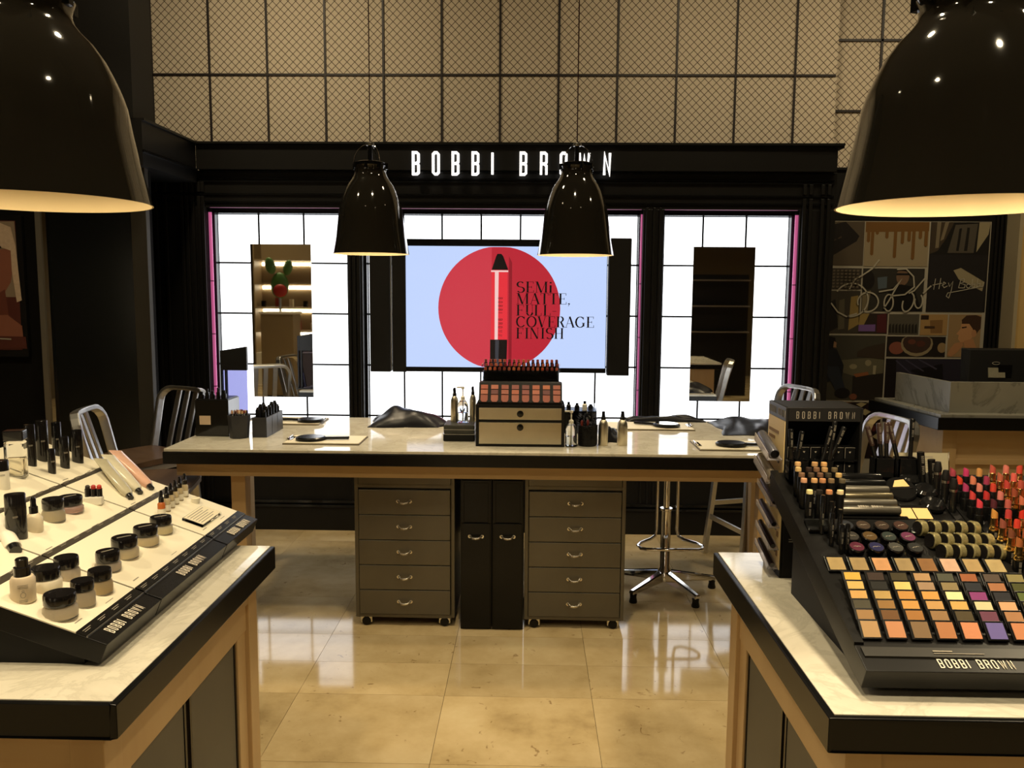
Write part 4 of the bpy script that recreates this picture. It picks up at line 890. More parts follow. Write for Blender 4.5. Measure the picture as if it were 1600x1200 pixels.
# left end boxes
t = thing('brush_box', 'tall black box with a cream label at the left table end', 'box', (-1.60, 4.09, ZT))
MB().box(-.085, .085, 0, .16, 0, .185).build('body', BLKG, t, bevel=.003)
MB().box(-.062, -.006, -.002, 0, .06, .105).build('label_sticker', mat('pink_cream_label', '#d9bfa0', .5), t)
MB().box(-.08, .08, .01, .15, .185, .19).build('lid', BLKP, t)
for i, (x, h, r, w_) in enumerate(((-.065, .03, .014, 'leftmost'), (-.035, .045, .010, 'second'), (-.008, .035, .012, 'third'), (.022, .05, .010, 'fourth'), (.05, .038, .013, 'rightmost'))):
    o = thing('small_bottle', '%s little black bottle standing on the tall black box at left' % w_, 'bottle', (-1.60+x, 4.13, ZT+.19), group='little black bottles on the brush box')
    MB().lathe([(r, 0), (r, h*.6), (r*.6, h*.65)], 12).build('body', BLKG, o); MB().cyl((0, 0, h*.65), r*.65, h*.4, 10).build('cap', BLKP, o)
t = thing('pencil_pot', 'square dark grey pot full of pencils with coloured ends', 'pot', (-1.455, 4.07, ZT))
mb = MB(); mb.lathe([(.046, 0), (.056, .115), (.052, .115), (.042, .01)], 8, sm=False); mb.build('pot', mat('dark_grey_pot', (.03, .03, .034), .4), t, rot=radians(22.5))
pcs = ['#c8a878', '#7a2a22', '#b98a68', '#3a2018', '#d8c0a0', '#5a2a20']
for k in range(22):
    a = k*2.39996; r = .040*math.sqrt((k+.5)/22); 
    pm_ = mat('pencil_'+pcs[k % 6].strip('#'), pcs[k % 6], .5)
    o = thing('pencil', '', 'pencil', (-1.455+r*cos(a), 4.07+r*sin(a), ZT+.012), group='pencils in the square pot')
    o['label'] = 'short %s-ended pencil in the square dark grey pot' % ('tan', 'dark red', 'beige', 'dark brown', 'cream', 'maroon')[k % 6]
    put('barrel', cached('pencil_barrel', lambda b: b.cyl((0, 0, 0), .0042, .112, 7), [BLKP]), o)
    put('tip', cached(('pencil_tip', k % 6), lambda b: b.lathe([(.0044, .112), (.0044, .122), (.002, .126)], 7), [pm_]), o)
t = thing('tester_caddy', 'dark grey three-cell caddy with black tubes beside the pencil pot', 'caddy', (-1.355, 4.21, ZT))
MB().box(-.03, .035, -.13, .13, 0, .008).box(.031, .037, -.13, .13, 0, .10).box(-.036, -.030, -.13, .13, 0, .10).build('cell_wall', MATS['dark_grey_pot'], t)
for y in (-.133, -.045, .045, .133): MB().box(-.036, .037, y-.003, y+.003, 0, .10).build('cell_wall', MATS['dark_grey_pot'], t)
k = 0
for y in (-.09, 0, .09):
    for x in (-.014, .016):
        for dy in (-.02, .02):
            k += 1; o = thing('black_tube', 'black tube %s of the %s cell of the dark caddy' % ({(-1, -1): 'front left', (1, -1): 'front right', (-1, 1): 'rear left', (1, 1): 'rear right'}[(1 if x > 0 else -1, 1 if dy > 0 else -1)], {-.09: 'front', 0: 'middle', .09: 'rear'}[y]), 'tube', (-1.355+x, 4.21+y+dy, ZT+.008), group='black tubes in the caddy')
            put('tube', cached(('caddy_tube', k % 3), lambda b, k=k: b.lathe([(.011, 0), (.012, .03), (.012, .115+.012*(k % 3)), (.009, .12+.012*(k % 3))], 12), [BLKP]), o)
            put('cap', cached(('caddy_cap', k % 3), lambda b, k=k: b.cyl((0, 0, .12+.012*(k % 3)), .008, .008, 10), [STEEL if k % 4 == 0 else BLKG]), o)
t = thing('card_stand', 'black topped translucent stand in front of the left backlit panel', 'stand', (-1.67, 4.62, ZT))
MB().prism([(-.075, .285), (.075, .285), (.075, .42), (-.075, .395)], -.01, .012, 'y').build('black_top', BLKP, t)
MB().box(-.075, -.066, -.01, .012, 0, .285).box(-.052, -.042, -.01, .012, 0, .285).build('post', BLKP, t)
MB().box(-.0655, .072, -.002, .002, .0, .285).build('acrylic_panel', mat('blue_acrylic', (.15, .155, .30), .1, trans=1, ior=1.02), t)
MB().box(-.08, .08, -.05, .06, 0, .008).build('base', BLKP, t)

# ================================================================== LEFT SKINCARE DISPLAY
def tray_module(name, lab, loc, rot, W_, z0, depth, tiers, brand_at=None, white=True, nm='display'):
    """local frame: x along the front, y away from the lip, sloping up"""
    s_ = .352; pz = lambda y: z0+s_*y
    t = thing(name, lab, nm, loc, rot)
    g = .0015
    MB().prism([(0, pz(0)), (.016, .006), (.07, .022), (depth, pz(depth)-.05), (depth, pz(depth))], g, W_-g, 'x').build('tray_body', BLKP, t, bevel=.0015)
    MB().prism([(.052, 0), (.052, .012), (depth-.01, pz(depth)-.055), (depth-.01, 0)], g+.012, W_-g-.012, 'x').build('base', BLKM, t)
    for a, b in tiers:
        if white: 
            MB().prism([(a, pz(a)-.001), (b, pz(b)-.001), (b, pz(b)+.0025), (a, pz(a)+.0025)], g+.001, W_-g-.001, 'x').build('tray_insert', TRAYW, t)
    return t, pz
Z0L = .0443; C0 = .90
mods = [('near', 1.494, .236), ('middle', 1.731, .392), ('far', 2.125, .250)]
TIERS = [(.060, .246), (.264, .428), (.442, .66)]
lh = Matrix.Rotation
for nme, y0, w in mods:
    t, pz = tray_module('tester_display', '%s section of the white-topped skincare tester display on the left counter' % nme, (-.801, y0, C0), pi/2, w, Z0L, .67, TIERS)
    ang = math.atan(.352)
    def onslope(mb, y, x, dz=.0015): mb.M = Matrix.Translation((x, y, pz(y)+dz)) @ Matrix.Rotation(ang, 4, 'X') @ Matrix.Rotation(-pi/2, 4, 'X')
    # price rails with fine print, thin silver line and brand word on the lip
    for a, b in ((.040, .0595), (.247, .263), (.429, .441)):
        MB().prism([(a, pz(a)-.001), (b, pz(b)-.001), (b, pz(b)+.0035), (a, pz(a)+.0035)], .0025, w-.0025, 'x').build('price_rail', mat('rail_brown_black', (.05, .042, .03), .4) if a > .1 else BLKP, t)
    MB().prism([(.037, pz(.037)), (.039, pz(.039)), (.039, pz(.039)+.003), (.037, pz(.037)+.003)], .002, w-.002, 'x').build('silver_line', STEEL, t)
    mb = MB(); onslope(mb, .008, w-.03 if False else {'near': .045, 'middle': .14, 'far': .075}[nme])
    # letters read along +x of the module, facing up the slope
    brand_word(mb, 0, 0, .0225, -.0004, .0004, wide=.34, gap=.56); mb.build('brand_lettering', LETW, t)
    tx = MB()
    for k, y in enumerate((.044, .253, .434)):
        for j in range(int(w/.055)):
            onslope(tx, y+.002, .012+j*.055, .004 if True else 0)
            tx.box(0, .028, -.0003, .0003, .005, .0065); tx.box(0, .020, -.0003, .0003, .0005, .002)
    for y in (.075, .268, .45):
        onslope(tx, y, .03, .0028); tx.box(0, .025, -.0002, .0002, 0, .0025)
        onslope(tx, y-.004, .02+w*.5, .0028); tx.box(0, .03, -.0002, .0002, 0, .0015)
    tx.build('fine_print', LETG, t)
LT = lambda x: .958+.352*(-.84-x)
LIDB = mat('black_lid', (.008, .007, .007), .18, coat=.4)
def jar(x, y, r, H, col, lab, glass=True, lidf=.44, band=True, tall=False):
    t = thing('cream_jar', lab, 'jar', (x, y, LT(x)-.004), random.uniform(-.3, .3))
    lz = H*(1-lidf); m = mat('cream_'+col.strip('#'), col, .35)
    br = r*1.08
    if glass:
        MB().lathe([(br*.86, 0), (br, H*.05), (br, lz*.72), (r*.92, lz*.97)], 28).build('glass', mat('thick_glass', (.98, .97, .93), .03, trans=.85, ior=1.3), t)
        MB().lathe([(br*.80, H*.06), (br*.92, H*.10), (br*.92, lz*.62), (r*.86, lz*.92)], 28).build('cream', m, t)
    else:
        MB().lathe([(br*.95, 0), (br, .003), (br, lz*.8), (r*.95, lz*.98)], 28).build('pot', m, t)
    MB().lathe([(r*.97, lz), (r, lz+.002), (r, H-.003), (r*.95, H)], 28).build('lid', LIDB, t)
    if band: MB().box(-r*.55, r*.55, -.002, .002, H, H+.0006).build('lid_print', LETG, t, rot=(0, 0, .9))
jar(-.984, 1.613, .028, .050, '#e6dcc4', 'white opaque jar behind the pump lotion bottle', glass=False, band=False)
jar(-.981, 1.684, .0245, .050, '#c9b490', 'beige glass jar behind the white jar, near section', band=False)
jar(-.912, 1.537, .0295, .051, '#d9c6a0', 'wide beige jar nearest the viewer at the front corner of the display', band=False, lidf=.42)
jar(-.904, 1.604, .022, .056, '#cdb993', 'small two-part glass jar between the nearest jar and the yellow jar', band=False, lidf=.35)
jar(-.905, 1.674, .0235, .054, '#cfae58', 'yellowish cream jar at the near section front row', band=False, lidf=.38)
jar(-.942, 1.780, .0255, .046, '#bfa888', 'first jar of the diagonal row of four, middle section, clear beige', lidf=.5)
jar(-.946, 1.865, .029, .051, '#e3cf9c', 'second jar of the row of four, largest black lid, ivory cream')
jar(-.943, 1.965, .0285, .049, '#e0c88a', 'third jar of the row of four, ivory cream')
jar(-.947, 2.059, .0265, .046, '#e6d494', 'fourth and farthest jar of the row, pale yellow cream')
jar(-1.142, 1.918, .024, .058, '#b5a26c', 'printed glass jar in the second tier beside the dropper', lidf=.42, band=False)
jar(-1.146, 1.998, .0285, .042, '#b87c62', 'low pink jar with black lid in the second tier', lidf=.5)
# lotion pump bottle
x, y = -.989, 1.546
t = thing('lotion_bottle', 'pale lotion bottle with black pump cap and printed crest, near corner', 'bottle', (x, y, LT(x)-.003))
MB().lathe([(.020, 0), (.0225, .003), (.0225, .046), (.019, .052), (.013, .054)], 28).build('body', mat('lotion_body', '#d9c8ac', .3), t)
MB().lathe([(.0150, .053), (.0150, .071), (.0120, .072)], 22).build('collar', LIDB, t)
MB().lathe([(.0112, .072), (.0118, .086), (.010, .088)], 20).build('pump_cap', LIDB, t)
cr = MB(); cr.M = Matrix.Rotation(.55, 4, 'Z')
stroke(cr, ell(0, .020, .0045, .0055, 12), .0009, True, -.0229, -.0229); stroke(cr, ell(0, .028, .002, .0018, 8), .0007, True, -.0229, -.0229)
for z in (.036, .039, .033): cr.box(-.009, .009, -.0226, -.0222, z, z+.0008)
for z in (.009, .006): cr.box(-.007, .007, -.0226, -.0222, z, z+.0008)
cr.build('crest_print', LETG, t)
# upright items, tier two and three
def oval(x, y, r, H, lab, cap=None, name='black_bottle', mats=None, sy=.7, cat='bottle'):
    t = thing(name, lab, cat, (x, y, LT(x)-.003), .5)
    b, c = mats or (LIDB, LIDB); k = cap or .3
    MB().lathe([(r*.95, 0), (r, .002), (r, H*(1-k))], 26, sx=1, sy=sy).build('body', b, t)
    MB().lathe([(r*.985, H*(1-k)+.0005), (r*.985, H-.002), (r*.92, H)], 26, sx=1, sy=sy).build('cap', c, t)
    m = MB(); m.M = Matrix.Rotation(.4, 4, 'Z'); word(m, 'BOBBI', -r*.55, H*.5, .0045, .0016, .0024, .0005, -r*sy-.0012, -r*sy-.0008); m.build('lettering', LETG, t)
oval(-1.142, 1.775, .0215, .104, 'tall black oval bottle, foremost in the second tier')
t = thing('dropper_bottle', 'milky white dropper bottle with black bulb, second tier', 'bottle', (-1.138, 1.834, LT(-1.138)-.003))
MB().lathe([(.017, 0), (.0185, .003), (.0185, .034), (.012, .043), (.009, .045)], 24).build('body', mat('milky_glass', '#ddd0b4', .15), t)
MB().lathe([(.0095, .045), (.0095, .06), (.007, .061), (.006, .068), (.0065, .078), (.003, .083)], 16).build('dropper', LIDB, t)
t = thing('lip_stick_trio', 'white holder of three stick testers, two with red tips', 'tester', (-1.133, 2.086, LT(-1.133)-.002), .2)
MB().box(-.022, .022, -.012, .012, 0, .022).build('holder', WHITE, t, bevel=.003)
for k, h in enumerate(('#2a201c', '#b03026', '#c03a2c')):
    s_ = MB().cyl((0, 0, .02), .0075, .022, 14).build('stick', LIDB, t, (-.014+.014*k, 0, .0)); MB().lathe([(.006, .042), (.006, .049), (.003, .052)], 12).build('tip', mat('tip_'+h.strip('#'), h, .5), s_)
t = thing('white_tube', 'white squeeze tube lying down with a black cap, left edge of picture', 'tube', (-1.155, 1.765, LT(-1.155)+.003), 0)
mb = MB(); q = Vector((-1.101+1.155, 1.704-1.765, -.019+.004)); q2 = Vector((-1.26+1.155, 1.865-1.765, .037))
dv = (q2-q).normalized()
t.rotation_euler = (0, 0, 0)
mb.M = Matrix.Translation(q) @ dv.to_track_quat('Z', 'Y').to_matrix().to_4x4()
mb.lathe([(.016, .02), (.017, .03), (.016, .12), (.014, .17)], 20, sx=1, sy=.8).build('body', WHITE, t)
mb = MB(); mb.M = Matrix.Translation(q) @ dv.to_track_quat('Z', 'Y').to_matrix().to_4x4(); mb.lathe([(.0125, 0), (.0135, .019)], 18, sy=.9).build('cap', LIDB, t)
x = -1.331
t = thing('glass_bottle', 'square clear glass bottle with black cap, half full, third tier', 'bottle', (x, 2.084, LT(x)-.003), .25)
MB().box(-.024, .024, -.017, .017, 0, .098).build('glass', mat('bottle_glass', (1, 1, 1), .02, trans=1, ior=1.35), t, bevel=.006, seg=3)
MB().box(-.020, .020, -.013, .013, .006, .055).build('liquid', mat('oil_liquid', (.98, .93, .8), .02, trans=1, ior=1.3), t, bevel=.004)
MB().box(-.0245, .0245, -.0175, .0175, .0995, .126).build('cap', LIDB, t, bevel=.003)
oval(-1.308, 1.988, .0165, .075, 'white bottle with black cap at the far left edge', .35, mats=(WHITE, LIDB), sy=1)
oval(-1.40, 2.02, .016, .11, 'dark bottle behind the white bottle at the far left edge', .4)
oval(-1.352, 2.181, .0135, .117, 'slim black bottle with narrow tall cap just right of the glass bottle', .36)
oval(-1.357, 2.244, .0160, .117, 'tall black bottle with ribbed cap, third tier back row', .45, sy=1)
oval(-1.295, 2.180, .0098, .071, 'short thin black tube, foremost in the third tier', .3, sy=1)
oval(-1.297, 2.247, .0122, .093, 'black tapering bottle in the third tier, second from the right', .35, sy=1)
oval(-1.299, 2.316, .0150, .099, 'rightmost black bottle of the third tier, in front of the stool', .3)
oval(-1.358, 2.317, .0125, .100, 'dark glossy bottle with bluish highlight behind the tapering bottle', .5, mats=(BLKG, BLKG), sy=1)
# serum droppers
for k, (x, y) in enumerate(((-.990, 2.160), (-.993, 2.199), (-.996, 2.233), (-.999, 2.268), (-1.002, 2.305), (-1.004, 2.345))):
    t = thing('serum_dropper', ['first serum dropper of the far row, orange banded label', 'second serum dropper of the far row', 'third serum dropper of the far row', 'fourth serum dropper of the far row', 'fifth serum dropper of the far row', 'sixth serum dropper, at the far end of the row'][k], 'bottle', (x, y, LT(x)-.002), group='serum droppers in the far section')
    MB().lathe([(.0095, 0), (.010, .002), (.010, .035), (.006, .040)], 18).build('body', mat('serum_glass', '#c8b893', .08, trans=.35) if k else mat('orange_label', '#b5622a', .4), t)
    MB().lathe([(.0102, .006), (.0102, .022)], 18, cap0=False, cap1=False).build('label_band', WHITE, t)
    MB().lathe([(.0068, .040), (.0068, .052), (.005, .054), (.0046, .066), (.003, .071)], 14).build('dropper', LIDB, t)
t = thing('tealight_cup', 'tiny white cup beside the last serum dropper', 'cup', (-.965, 2.325, LT(-.965)-.002)); MB().lathe([(.010, 0), (.0135, .018), (.0125, .018), (.009, .003)], 20).build('cup', WHITE, t)
MB().cyl((0, 0, .013), .0118, .002, 18).build('cream', CREAM, t)
t = thing('leaflet_holder', 'clear acrylic block with a printed card at the far end of the display', 'sign', (-.912, 2.236, LT(-.912)+.0032), 0)
mb = MB(); mb.M = Matrix.Rotation(math.atan(.352), 4, 'Y'); mb.box(-.030, .030, -.068, .068, 0, .007); mb.build('acrylic', ACRY, t, bevel=.001)
mb = MB(); mb.M = Matrix.Rotation(math.atan(.352), 4, 'Y'); mb.box(-.028, .028, -.064, .064, .0072, .0076); mb.build('card', CREAM, t)
mb = MB(); mb.M = Matrix.Rotation(math.atan(.352), 4, 'Y')
for k in range(6): mb.box(-.022+.008*k, -.0195+.008*k, -.055, .05-.02*(k % 2), .0077, .0079)
mb.build('fine_print', LETG, t)
# three reclining tubes
for k, (a, b, c, lab) in enumerate((((-1.083, 2.183), (-1.235, 2.32), '#b5ae94', 'grey-green squeeze tube, nearest of the three reclining tubes'), ((-1.084, 2.24), (-1.240, 2.37), '#cfc8b0', 'translucent cream squeeze tube, middle of the three reclining tubes'), ((-1.079, 2.299), (-1.245, 2.425), '#d8ac96', 'pink squeeze tube, farthest of the three reclining tubes'))):
    p = Vector((a[0], a[1], LT(a[0])+.008)); q = Vector((b[0], b[1], LT(b[0])+.034)); dv = (q-p); L_ = dv.length
    t = thing('squeeze_tube', lab, 'tube', tuple(p), group='reclining squeeze tubes')
    n_ = Vector((.35, 0, 1)); xx = dv.cross(n_).normalized(); zz = dv.normalized(); yy = zz.cross(xx)
    Mx = Matrix((xx, yy, zz)).transposed().to_4x4()
    mb = MB(); mb.M = Mx; vs = []; seg = 20; prof = [(.0095, .0095, .016), (.016, .012, .03), (.019, .0105, L_*.5), (.0205, .006, L_*.85), (.021, .0012, L_*.97), (.021, .0012, L_)]
    for rx, ry, z in prof: vs += [(rx*cos(2*pi*i/seg), ry*sin(2*pi*i/seg), z) for i in range(seg)]
    fs = [(j*seg+i, j*seg+(i+1) % seg, j*seg+seg+(i+1) % seg, j*seg+seg+i) for j in range(len(prof)-1) for i in range(seg)]
    mb.add(vs, fs, 0, True); mb.add(vs[-seg:], [tuple(range(seg))]); mb.add(vs[:seg], [tuple(range(seg))[::-1]])
    mb.build('body', mat('tube_'+c.strip('#'), c, .22, var=.12, scale=60), t)
    mb = MB(); mb.M = Mx; mb.lathe([(.0075, 0), (.0085, .015)], 16); mb.build('cap', LIDB, t)
# ================================================================== RIGHT COLOUR DISPLAY
RY = 1.42; Z0R = .057
RT = lambda y: .957+.352*(y-RY)
ang = math.atan(.352)
OD = ['first', 'second', 'third', 'fourth', 'fifth', 'sixth', 'seventh', 'eighth', 'ninth', 'tenth', 'eleventh', 'twelfth']
def colour_module(lab, x0, W_, brand):
    t = thing('colour_display', lab, 'display', (x0, RY-.004, C0)); pz = lambda y: Z0R+.352*(y-.004)
    MB().prism([(0, pz(0)), (.02, .014), (.07, .026), (.626, pz(.626)-.05), (.626, pz(.626))], .0015, W_-.0015, 'x').build('tray_body', mat('display_black', (.006, .0058, .0055), .33, spec=.3), t, bevel=.0015)
    MB().prism([(.055, 0), (.055, .02), (.53, pz(.53)-.055), (.53, 0)], .035, W_-.01, 'x').build('base', BLKM, t)
    MB().prism([(.030, pz(.030)), (.052, pz(.052)), (.052, pz(.052)+.004), (.030, pz(.030)+.004)], .01, W_-.01, 'x').build('price_rail', mat('rail_grey', (.022, .021, .018), .35), t)
    for x in (.001, W_-.019): MB().prism([(.06, pz(.06)), (.624, pz(.624)), (.624, pz(.624)+.006), (.06, pz(.06)+.006)], x, x+.018, 'x').build('side_rim', MATS['display_black'], t)
    MB().prism([(.385, pz(.385)), (.42, pz(.42)), (.42, pz(.42)+.012), (.385, pz(.385)+.008)], .02, W_-.02, 'x').build('step', BLKP, t)
    MB().prism([(.380, pz(.38)+.008), (.384, pz(.384)+.008), (.384, pz(.384)+.014), (.380, pz(.38)+.014)], .02, W_-.02, 'x').build('acrylic_rail', ACRY, t)
    if brand is not None:
        mb = MB(); mb.M = Matrix.Translation((brand, .008, pz(.008)+.0012)) @ Matrix.Rotation(ang-pi/2, 4, 'X')
        brand_word(mb, 0, 0, .0215, -.0004, .0004, wide=.38, gap=.60, spc=.75); mb.build('brand_lettering', LETW, t)
        mb = MB(); mb.M = Matrix.Translation((brand, .034, pz(.034)+.0052)) @ Matrix.Rotation(ang-pi/2, 4, 'X')
        mb.box(0, .035, -.0003, .0003, .007, .010).box(0, .09, -.0003, .0003, .002, .0035); mb.build('fine_print', LETG, t)
    return t
colour_module('left section of the black colour display, holding eyeshadow pans and pots', .60, .385, .136)
colour_module('right section of the black colour display, holding the lipsticks', .986, .40, None)
# square pans leaning in six overlapping rows, and a row of marbled pans
def pan(x, y, c, lab, grp, tilt, size=.039, marb=False):
    t = thing('pressed_powder', lab, 'eyeshadow', (x, y, RT(y)+.001), group=grp); t.rotation_euler = (tilt, 0, 0)
    put('case', cached(('pan_case', size), lambda b: b.box(-size/2, size/2, -.005, 0, 0, size), [BLKP], .001), t)
    m = mat('powder_'+c.strip('#')+('m' if marb else ''), tuple(v*.8 for v in lin(c)), .8, var=.28 if marb else .10, scale=55 if marb else 25)
    put('powder', cached(('pan_powder', size, c, marb), lambda b: b.box(-size/2+.0045, size/2-.003, -.0062, -.0049, .003, size-.0045), [m]), t)
ROWS = [
 ['#b89468', '#c98d64', '#83694a', '#b87c50', '#d68e66', '#6f64a8', '#d08a60', '#8a6a4c', '#b09070'],
 ['#a07c50', '#6f4c28', '#a8743a', '#9a7850', '#4e4228', '#6e3e54', '#b08058', '#c0a078', '#7a5a40'],
 ['#4a4636', '#96703c', '#d09a50', '#c89c60', '#d8ac62', '#d8d0a4', '#e0aa80', '#6a6444', '#a08060'],
 ['#e0b068', '#c0a060', '#c89048', '#d89c50', '#f2e6ae', '#8a3a78', '#24242a', '#5c6a34', '#806a50'],
 ['#e8c070', '#1c1c18', '#e8cc7a', '#a08468', '#8a7a54', '#20242c', '#a8704a', '#4a4c20', '#907858'],
 ['#e8b850', '#3a2a22', '#40381e', '#b08c62', '#4a4c3e', '#9a5a34', '#54463c', '#8a8052', '#6a5a48']]
def cname(h):
    r, g, b = [int(h[i:i+2], 16) for i in (1, 3, 5)]; v = max(r, g, b); s_ = (v-min(r, g, b))/max(v, 1)
    if b > r: return 'violet' if v > 90 else 'blue-black'
    if b > g+12: return 'magenta' if v > 120 else 'plum'
    if v < 60: return 'black-brown'
    if v < 96: return 'dark olive' if g >= r*.85 else 'dark brown'
    if g > r: return 'moss green'
    if v > 225: return 'pale yellow' if g > 190 else ('golden' if b < 110 else 'peach')
    if s_ > .6: return 'amber'
    if g < r*.68: return 'coral brown' if v > 180 else 'russet'
    return 'tan' if v > 150 else 'taupe'
RN = ['front', 'second', 'third', 'fourth', 'fifth', 'sixth']
for r in range(6):
    for c in range(8):
        x = .617+.0465*c+.021+(.0035*r if r else 0); y = 1.488+(.029 if r == 1 else .029+.0265*(r-1) if r else 0)
        h = ROWS[r][c]
        pan(x, y, h, '%s square pan, %s from the left in the %s row of the eyeshadow display' % (cname(h), OD[c], RN[r]), 'square eyeshadow pans in six rows', radians(-46 if True else 0))
MOS = ['#a8905e', '#9c8458', '#c89464', '#9a845a', '#80592f', '#c4a088', '#a48a5c', '#aa9668']
for c in range(8):
    x = .640+.0468*c
    pan(x, 1.672, MOS[c], '%s marbled pan, %s from the left in the highlighter row' % (cname(MOS[c]), OD[c]), 'marbled highlighter pans', radians(-58), .040, True)
# gel pots: 3 rows of 4, disc lids coloured
PC = [['#7c2a4a', '#2a2a6a', '#5c5c54', '#1c1e1c'], ['#4a4640', '#7a5c2c', '#3c4a44', '#8a3468'], ['#3a3f48', '#5c4a3a', '#4e3a2a', '#5a3626']]
PN = [['wine red', 'deep blue', 'grey', 'black'], ['charcoal', 'bronze', 'dark green', 'bright purple-pink'], ['slate', 'taupe', 'brown', 'copper brown']]
for r, y in enumerate((1.728, 1.764, 1.802)):
    for c in range(4):
        x = .695+.0408*c+(.002*r if c == 0 else 0); h = PC[r][c]
        t = thing('gel_pot', '%s topped gel liner pot, %s of the %s row of pots' % (PN[r][c], OD[c], RN[r]), 'pot', (x, y, RT(y)), group='gel liner pots')
        t.rotation_euler = (radians(22), 0, 0)
        put('glass', cached('pot_glass', lambda b: b.lathe([(.012, 0), (.017, .003), (.016, .010), (.013, .013)], 20), [ACRY]), t)
        put('lid', cached('pot_lid', lambda b: b.lathe([(.0165, .012), (.0168, .024), (.0155, .025)], 24), [LIDB]), t)
        put('colour_disc', cached(('pot_disc', h), lambda b: b.lathe([(.0145, .0252), (.0145, .0256)], 24), [mat('disc_'+h.strip('#'), tuple(v*.36 for v in lin(h)), .35)]), t)
        put('script_print', cached('pot_script', lambda b: (stroke(b, [(-.008, -.001), (-.003, .001), (0, -.001), (.003, .001), (.008, -.001)], .0011, False, 0, 0), b)[1], [LETG]), t, (0, 0, .0259), (-pi/2, 0, .1*c))
# glittering eye tubs seen edge-on: 3 rows of 5
GL = mat('glitter_gold', '#948b62', .25, .5, var=.6, scale=220)
for r, y in enumerate((1.722, 1.758, 1.800)):
    for c in range(5):
        x = .868+.0285*c-(.0065*(2-r) if False else 0)+(.010 if r == 0 else .002 if r == 1 else -.006)
        t = thing('glitter_tub', 'edge-on clear glitter tub, %s of the %s row right of the gel pots' % (OD[c], RN[r]), 'tub', (x, y, RT(y)+.016), group='glitter tubs on edge')
        t.rotation_euler = (radians(-25), radians(8), radians(12))
        put('tub', cached('glitter_body', lambda b: b.lathe([(.013, -.006), (.018, -.003), (.018, .009), (.0150, .012)], 20), [GL]), t, (0, 0, 0), (0, pi/2, 0))
        put('lid', cached('glitter_lid', lambda b: b.lathe([(.0150, .0125), (.0150, .0165), (.0145, .017)], 20), [LIDB]), t, (-.0195, 0, 0), (0, pi/2, 0))
# long palette of six cylinders
t = thing('mascara_tray', 'black tray with six horizontal metallic tubes and brand words', 'tray', (.775, 1.925, RT(1.925)+.006)); t.rotation_euler = (ang, 0, 0)
MB().prism([(-.075, -.088), (.082, -.088), (.082, .10), (-.06, .10), (-.075, .07)], 0, .006, 'z').build('tray', BLKG, t, bevel=.001)
for k, (m, h) in enumerate(((GUN, 1), (GUN, 0), (mat('bronze_tube', (.22, .19, .12), .3, .9), 0), (GUN, 1), (BLKP, 1), (BLKG, 1))):
    yv = -.072+.028*k
    MB().lathe([(.0095, 0), (.0105, .003), (.0105, .127), (.0095, .13)], 16).build('tube', m, t, (-.065+.002*k, yv, .0165), (0, pi/2, 0))
    if h:
        mb = MB(); mb.M = Matrix.Translation((-.03 if k == 0 else -.05, yv-.004, .0266+.0006)) @ Matrix.Rotation(-pi/2, 4, 'X'); brand_word(mb, 0, 0, .0075 if k == 0 else .005, 0, 0, wide=.4, gap=.72); mb.build('brand_lettering', LETW if k == 0 else LETG, t)
# compacts
t = thing('powder_compact', 'open compact with two cream powder squares', 'compact', (.875, 1.862, RT(1.862)+.004)); t.rotation_euler = (ang+.12, 0, 0)
MB().box(-.040, .042, -.032, .03, 0, .008).build('case', BLKG, t, bevel=.001)
for x in (-.034, .003): MB().box(x, x+.034, -.018, .018, .0082, .0092).build('powder', mat('cream_powder', '#cfae74', .8), t)
MB().box(-.01, .01, -.0325, -.032, .003, .005).build('fine_print', LETG, t)
t = thing('powder_compact', 'round black compact with a wedge of cream powder', 'compact', (.885, 1.955, RT(1.955)+.008)); t.rotation_euler = (ang+.3, 0, 0)
MB().lathe([(.032, 0), (.036, .003), (.036, .008), (.033, .011)], 32).build('case', BLKG, t)
MB().prism([(-.02, .002), (-.010, .022), (.012, .026), (.020, .004)], .0112, .0122, 'z').build('powder', MATS['cream_powder'], t)
MB().prism([(-.028, -.004), (.026, -.002), (.026, .0015), (-.028, 0)], .0112, .0122, 'z').build('divider', LIDB, t)
# gel bronzer discs (dark glossy)
for k, (x, y, lab) in enumerate(((.965-.03, 1.90, 'glossy dark blush disc right of the double powder'), (.945, 1.955, 'glossy dark blush disc behind the first one'), (.93, 2.01, 'farthest glossy dark blush disc beside the pencil cups'))):
    t = thing('dark_disc', lab, 'compact', (x, y, RT(y)+.003)); t.rotation_euler = (ang, 0, 0)
    MB().lathe([(.024, 0), (.028, .003), (.028, .010), (.022, .016)], 26).build('case', BLKG, t)
mb = MB(); mb.M = Matrix.Translation((.01, .005, .0045)) @ Matrix.Rotation(ang-pi/2, 4, 'X'); brand_word(mb, 0, 0, .005, 0, .0004, wide=.4, gap=.75)
t = thing('name_plate', 'narrow black name strip below the dark discs', 'label', (.905, 1.84, RT(1.84)+.001)); mb.build('lettering', LETG, t)
mb = MB(); mb.M = Matrix.Translation((0, 0, .002)) @ Matrix.Rotation(ang, 4, 'X'); mb.box(0, .065, 0, .013, -.003, .002); mb.build('plate', BLKP, t)
# small lip-gloss compartments (clear slips) right of the discs
for k in range(3):
    t = thing('brush_sleeve', ['front', 'middle', 'rear'][k]+' clear sleeve of black brushes left of the black lipsticks', 'brush', (.972-.002*k, 1.88+.035*k, RT(1.88+.035*k)+.004))
    MB().cyl((0, 0, 0), .008, .055, 12).build('handle', BLKG, t); MB().lathe([(.0085, .055), (.0095, .062), (.006, .078)], 12).build('brush_tip', BLKM, t); MB().cyl((0, 0, .048), .0086, .006, 12).build('ferrule', STEEL, t)
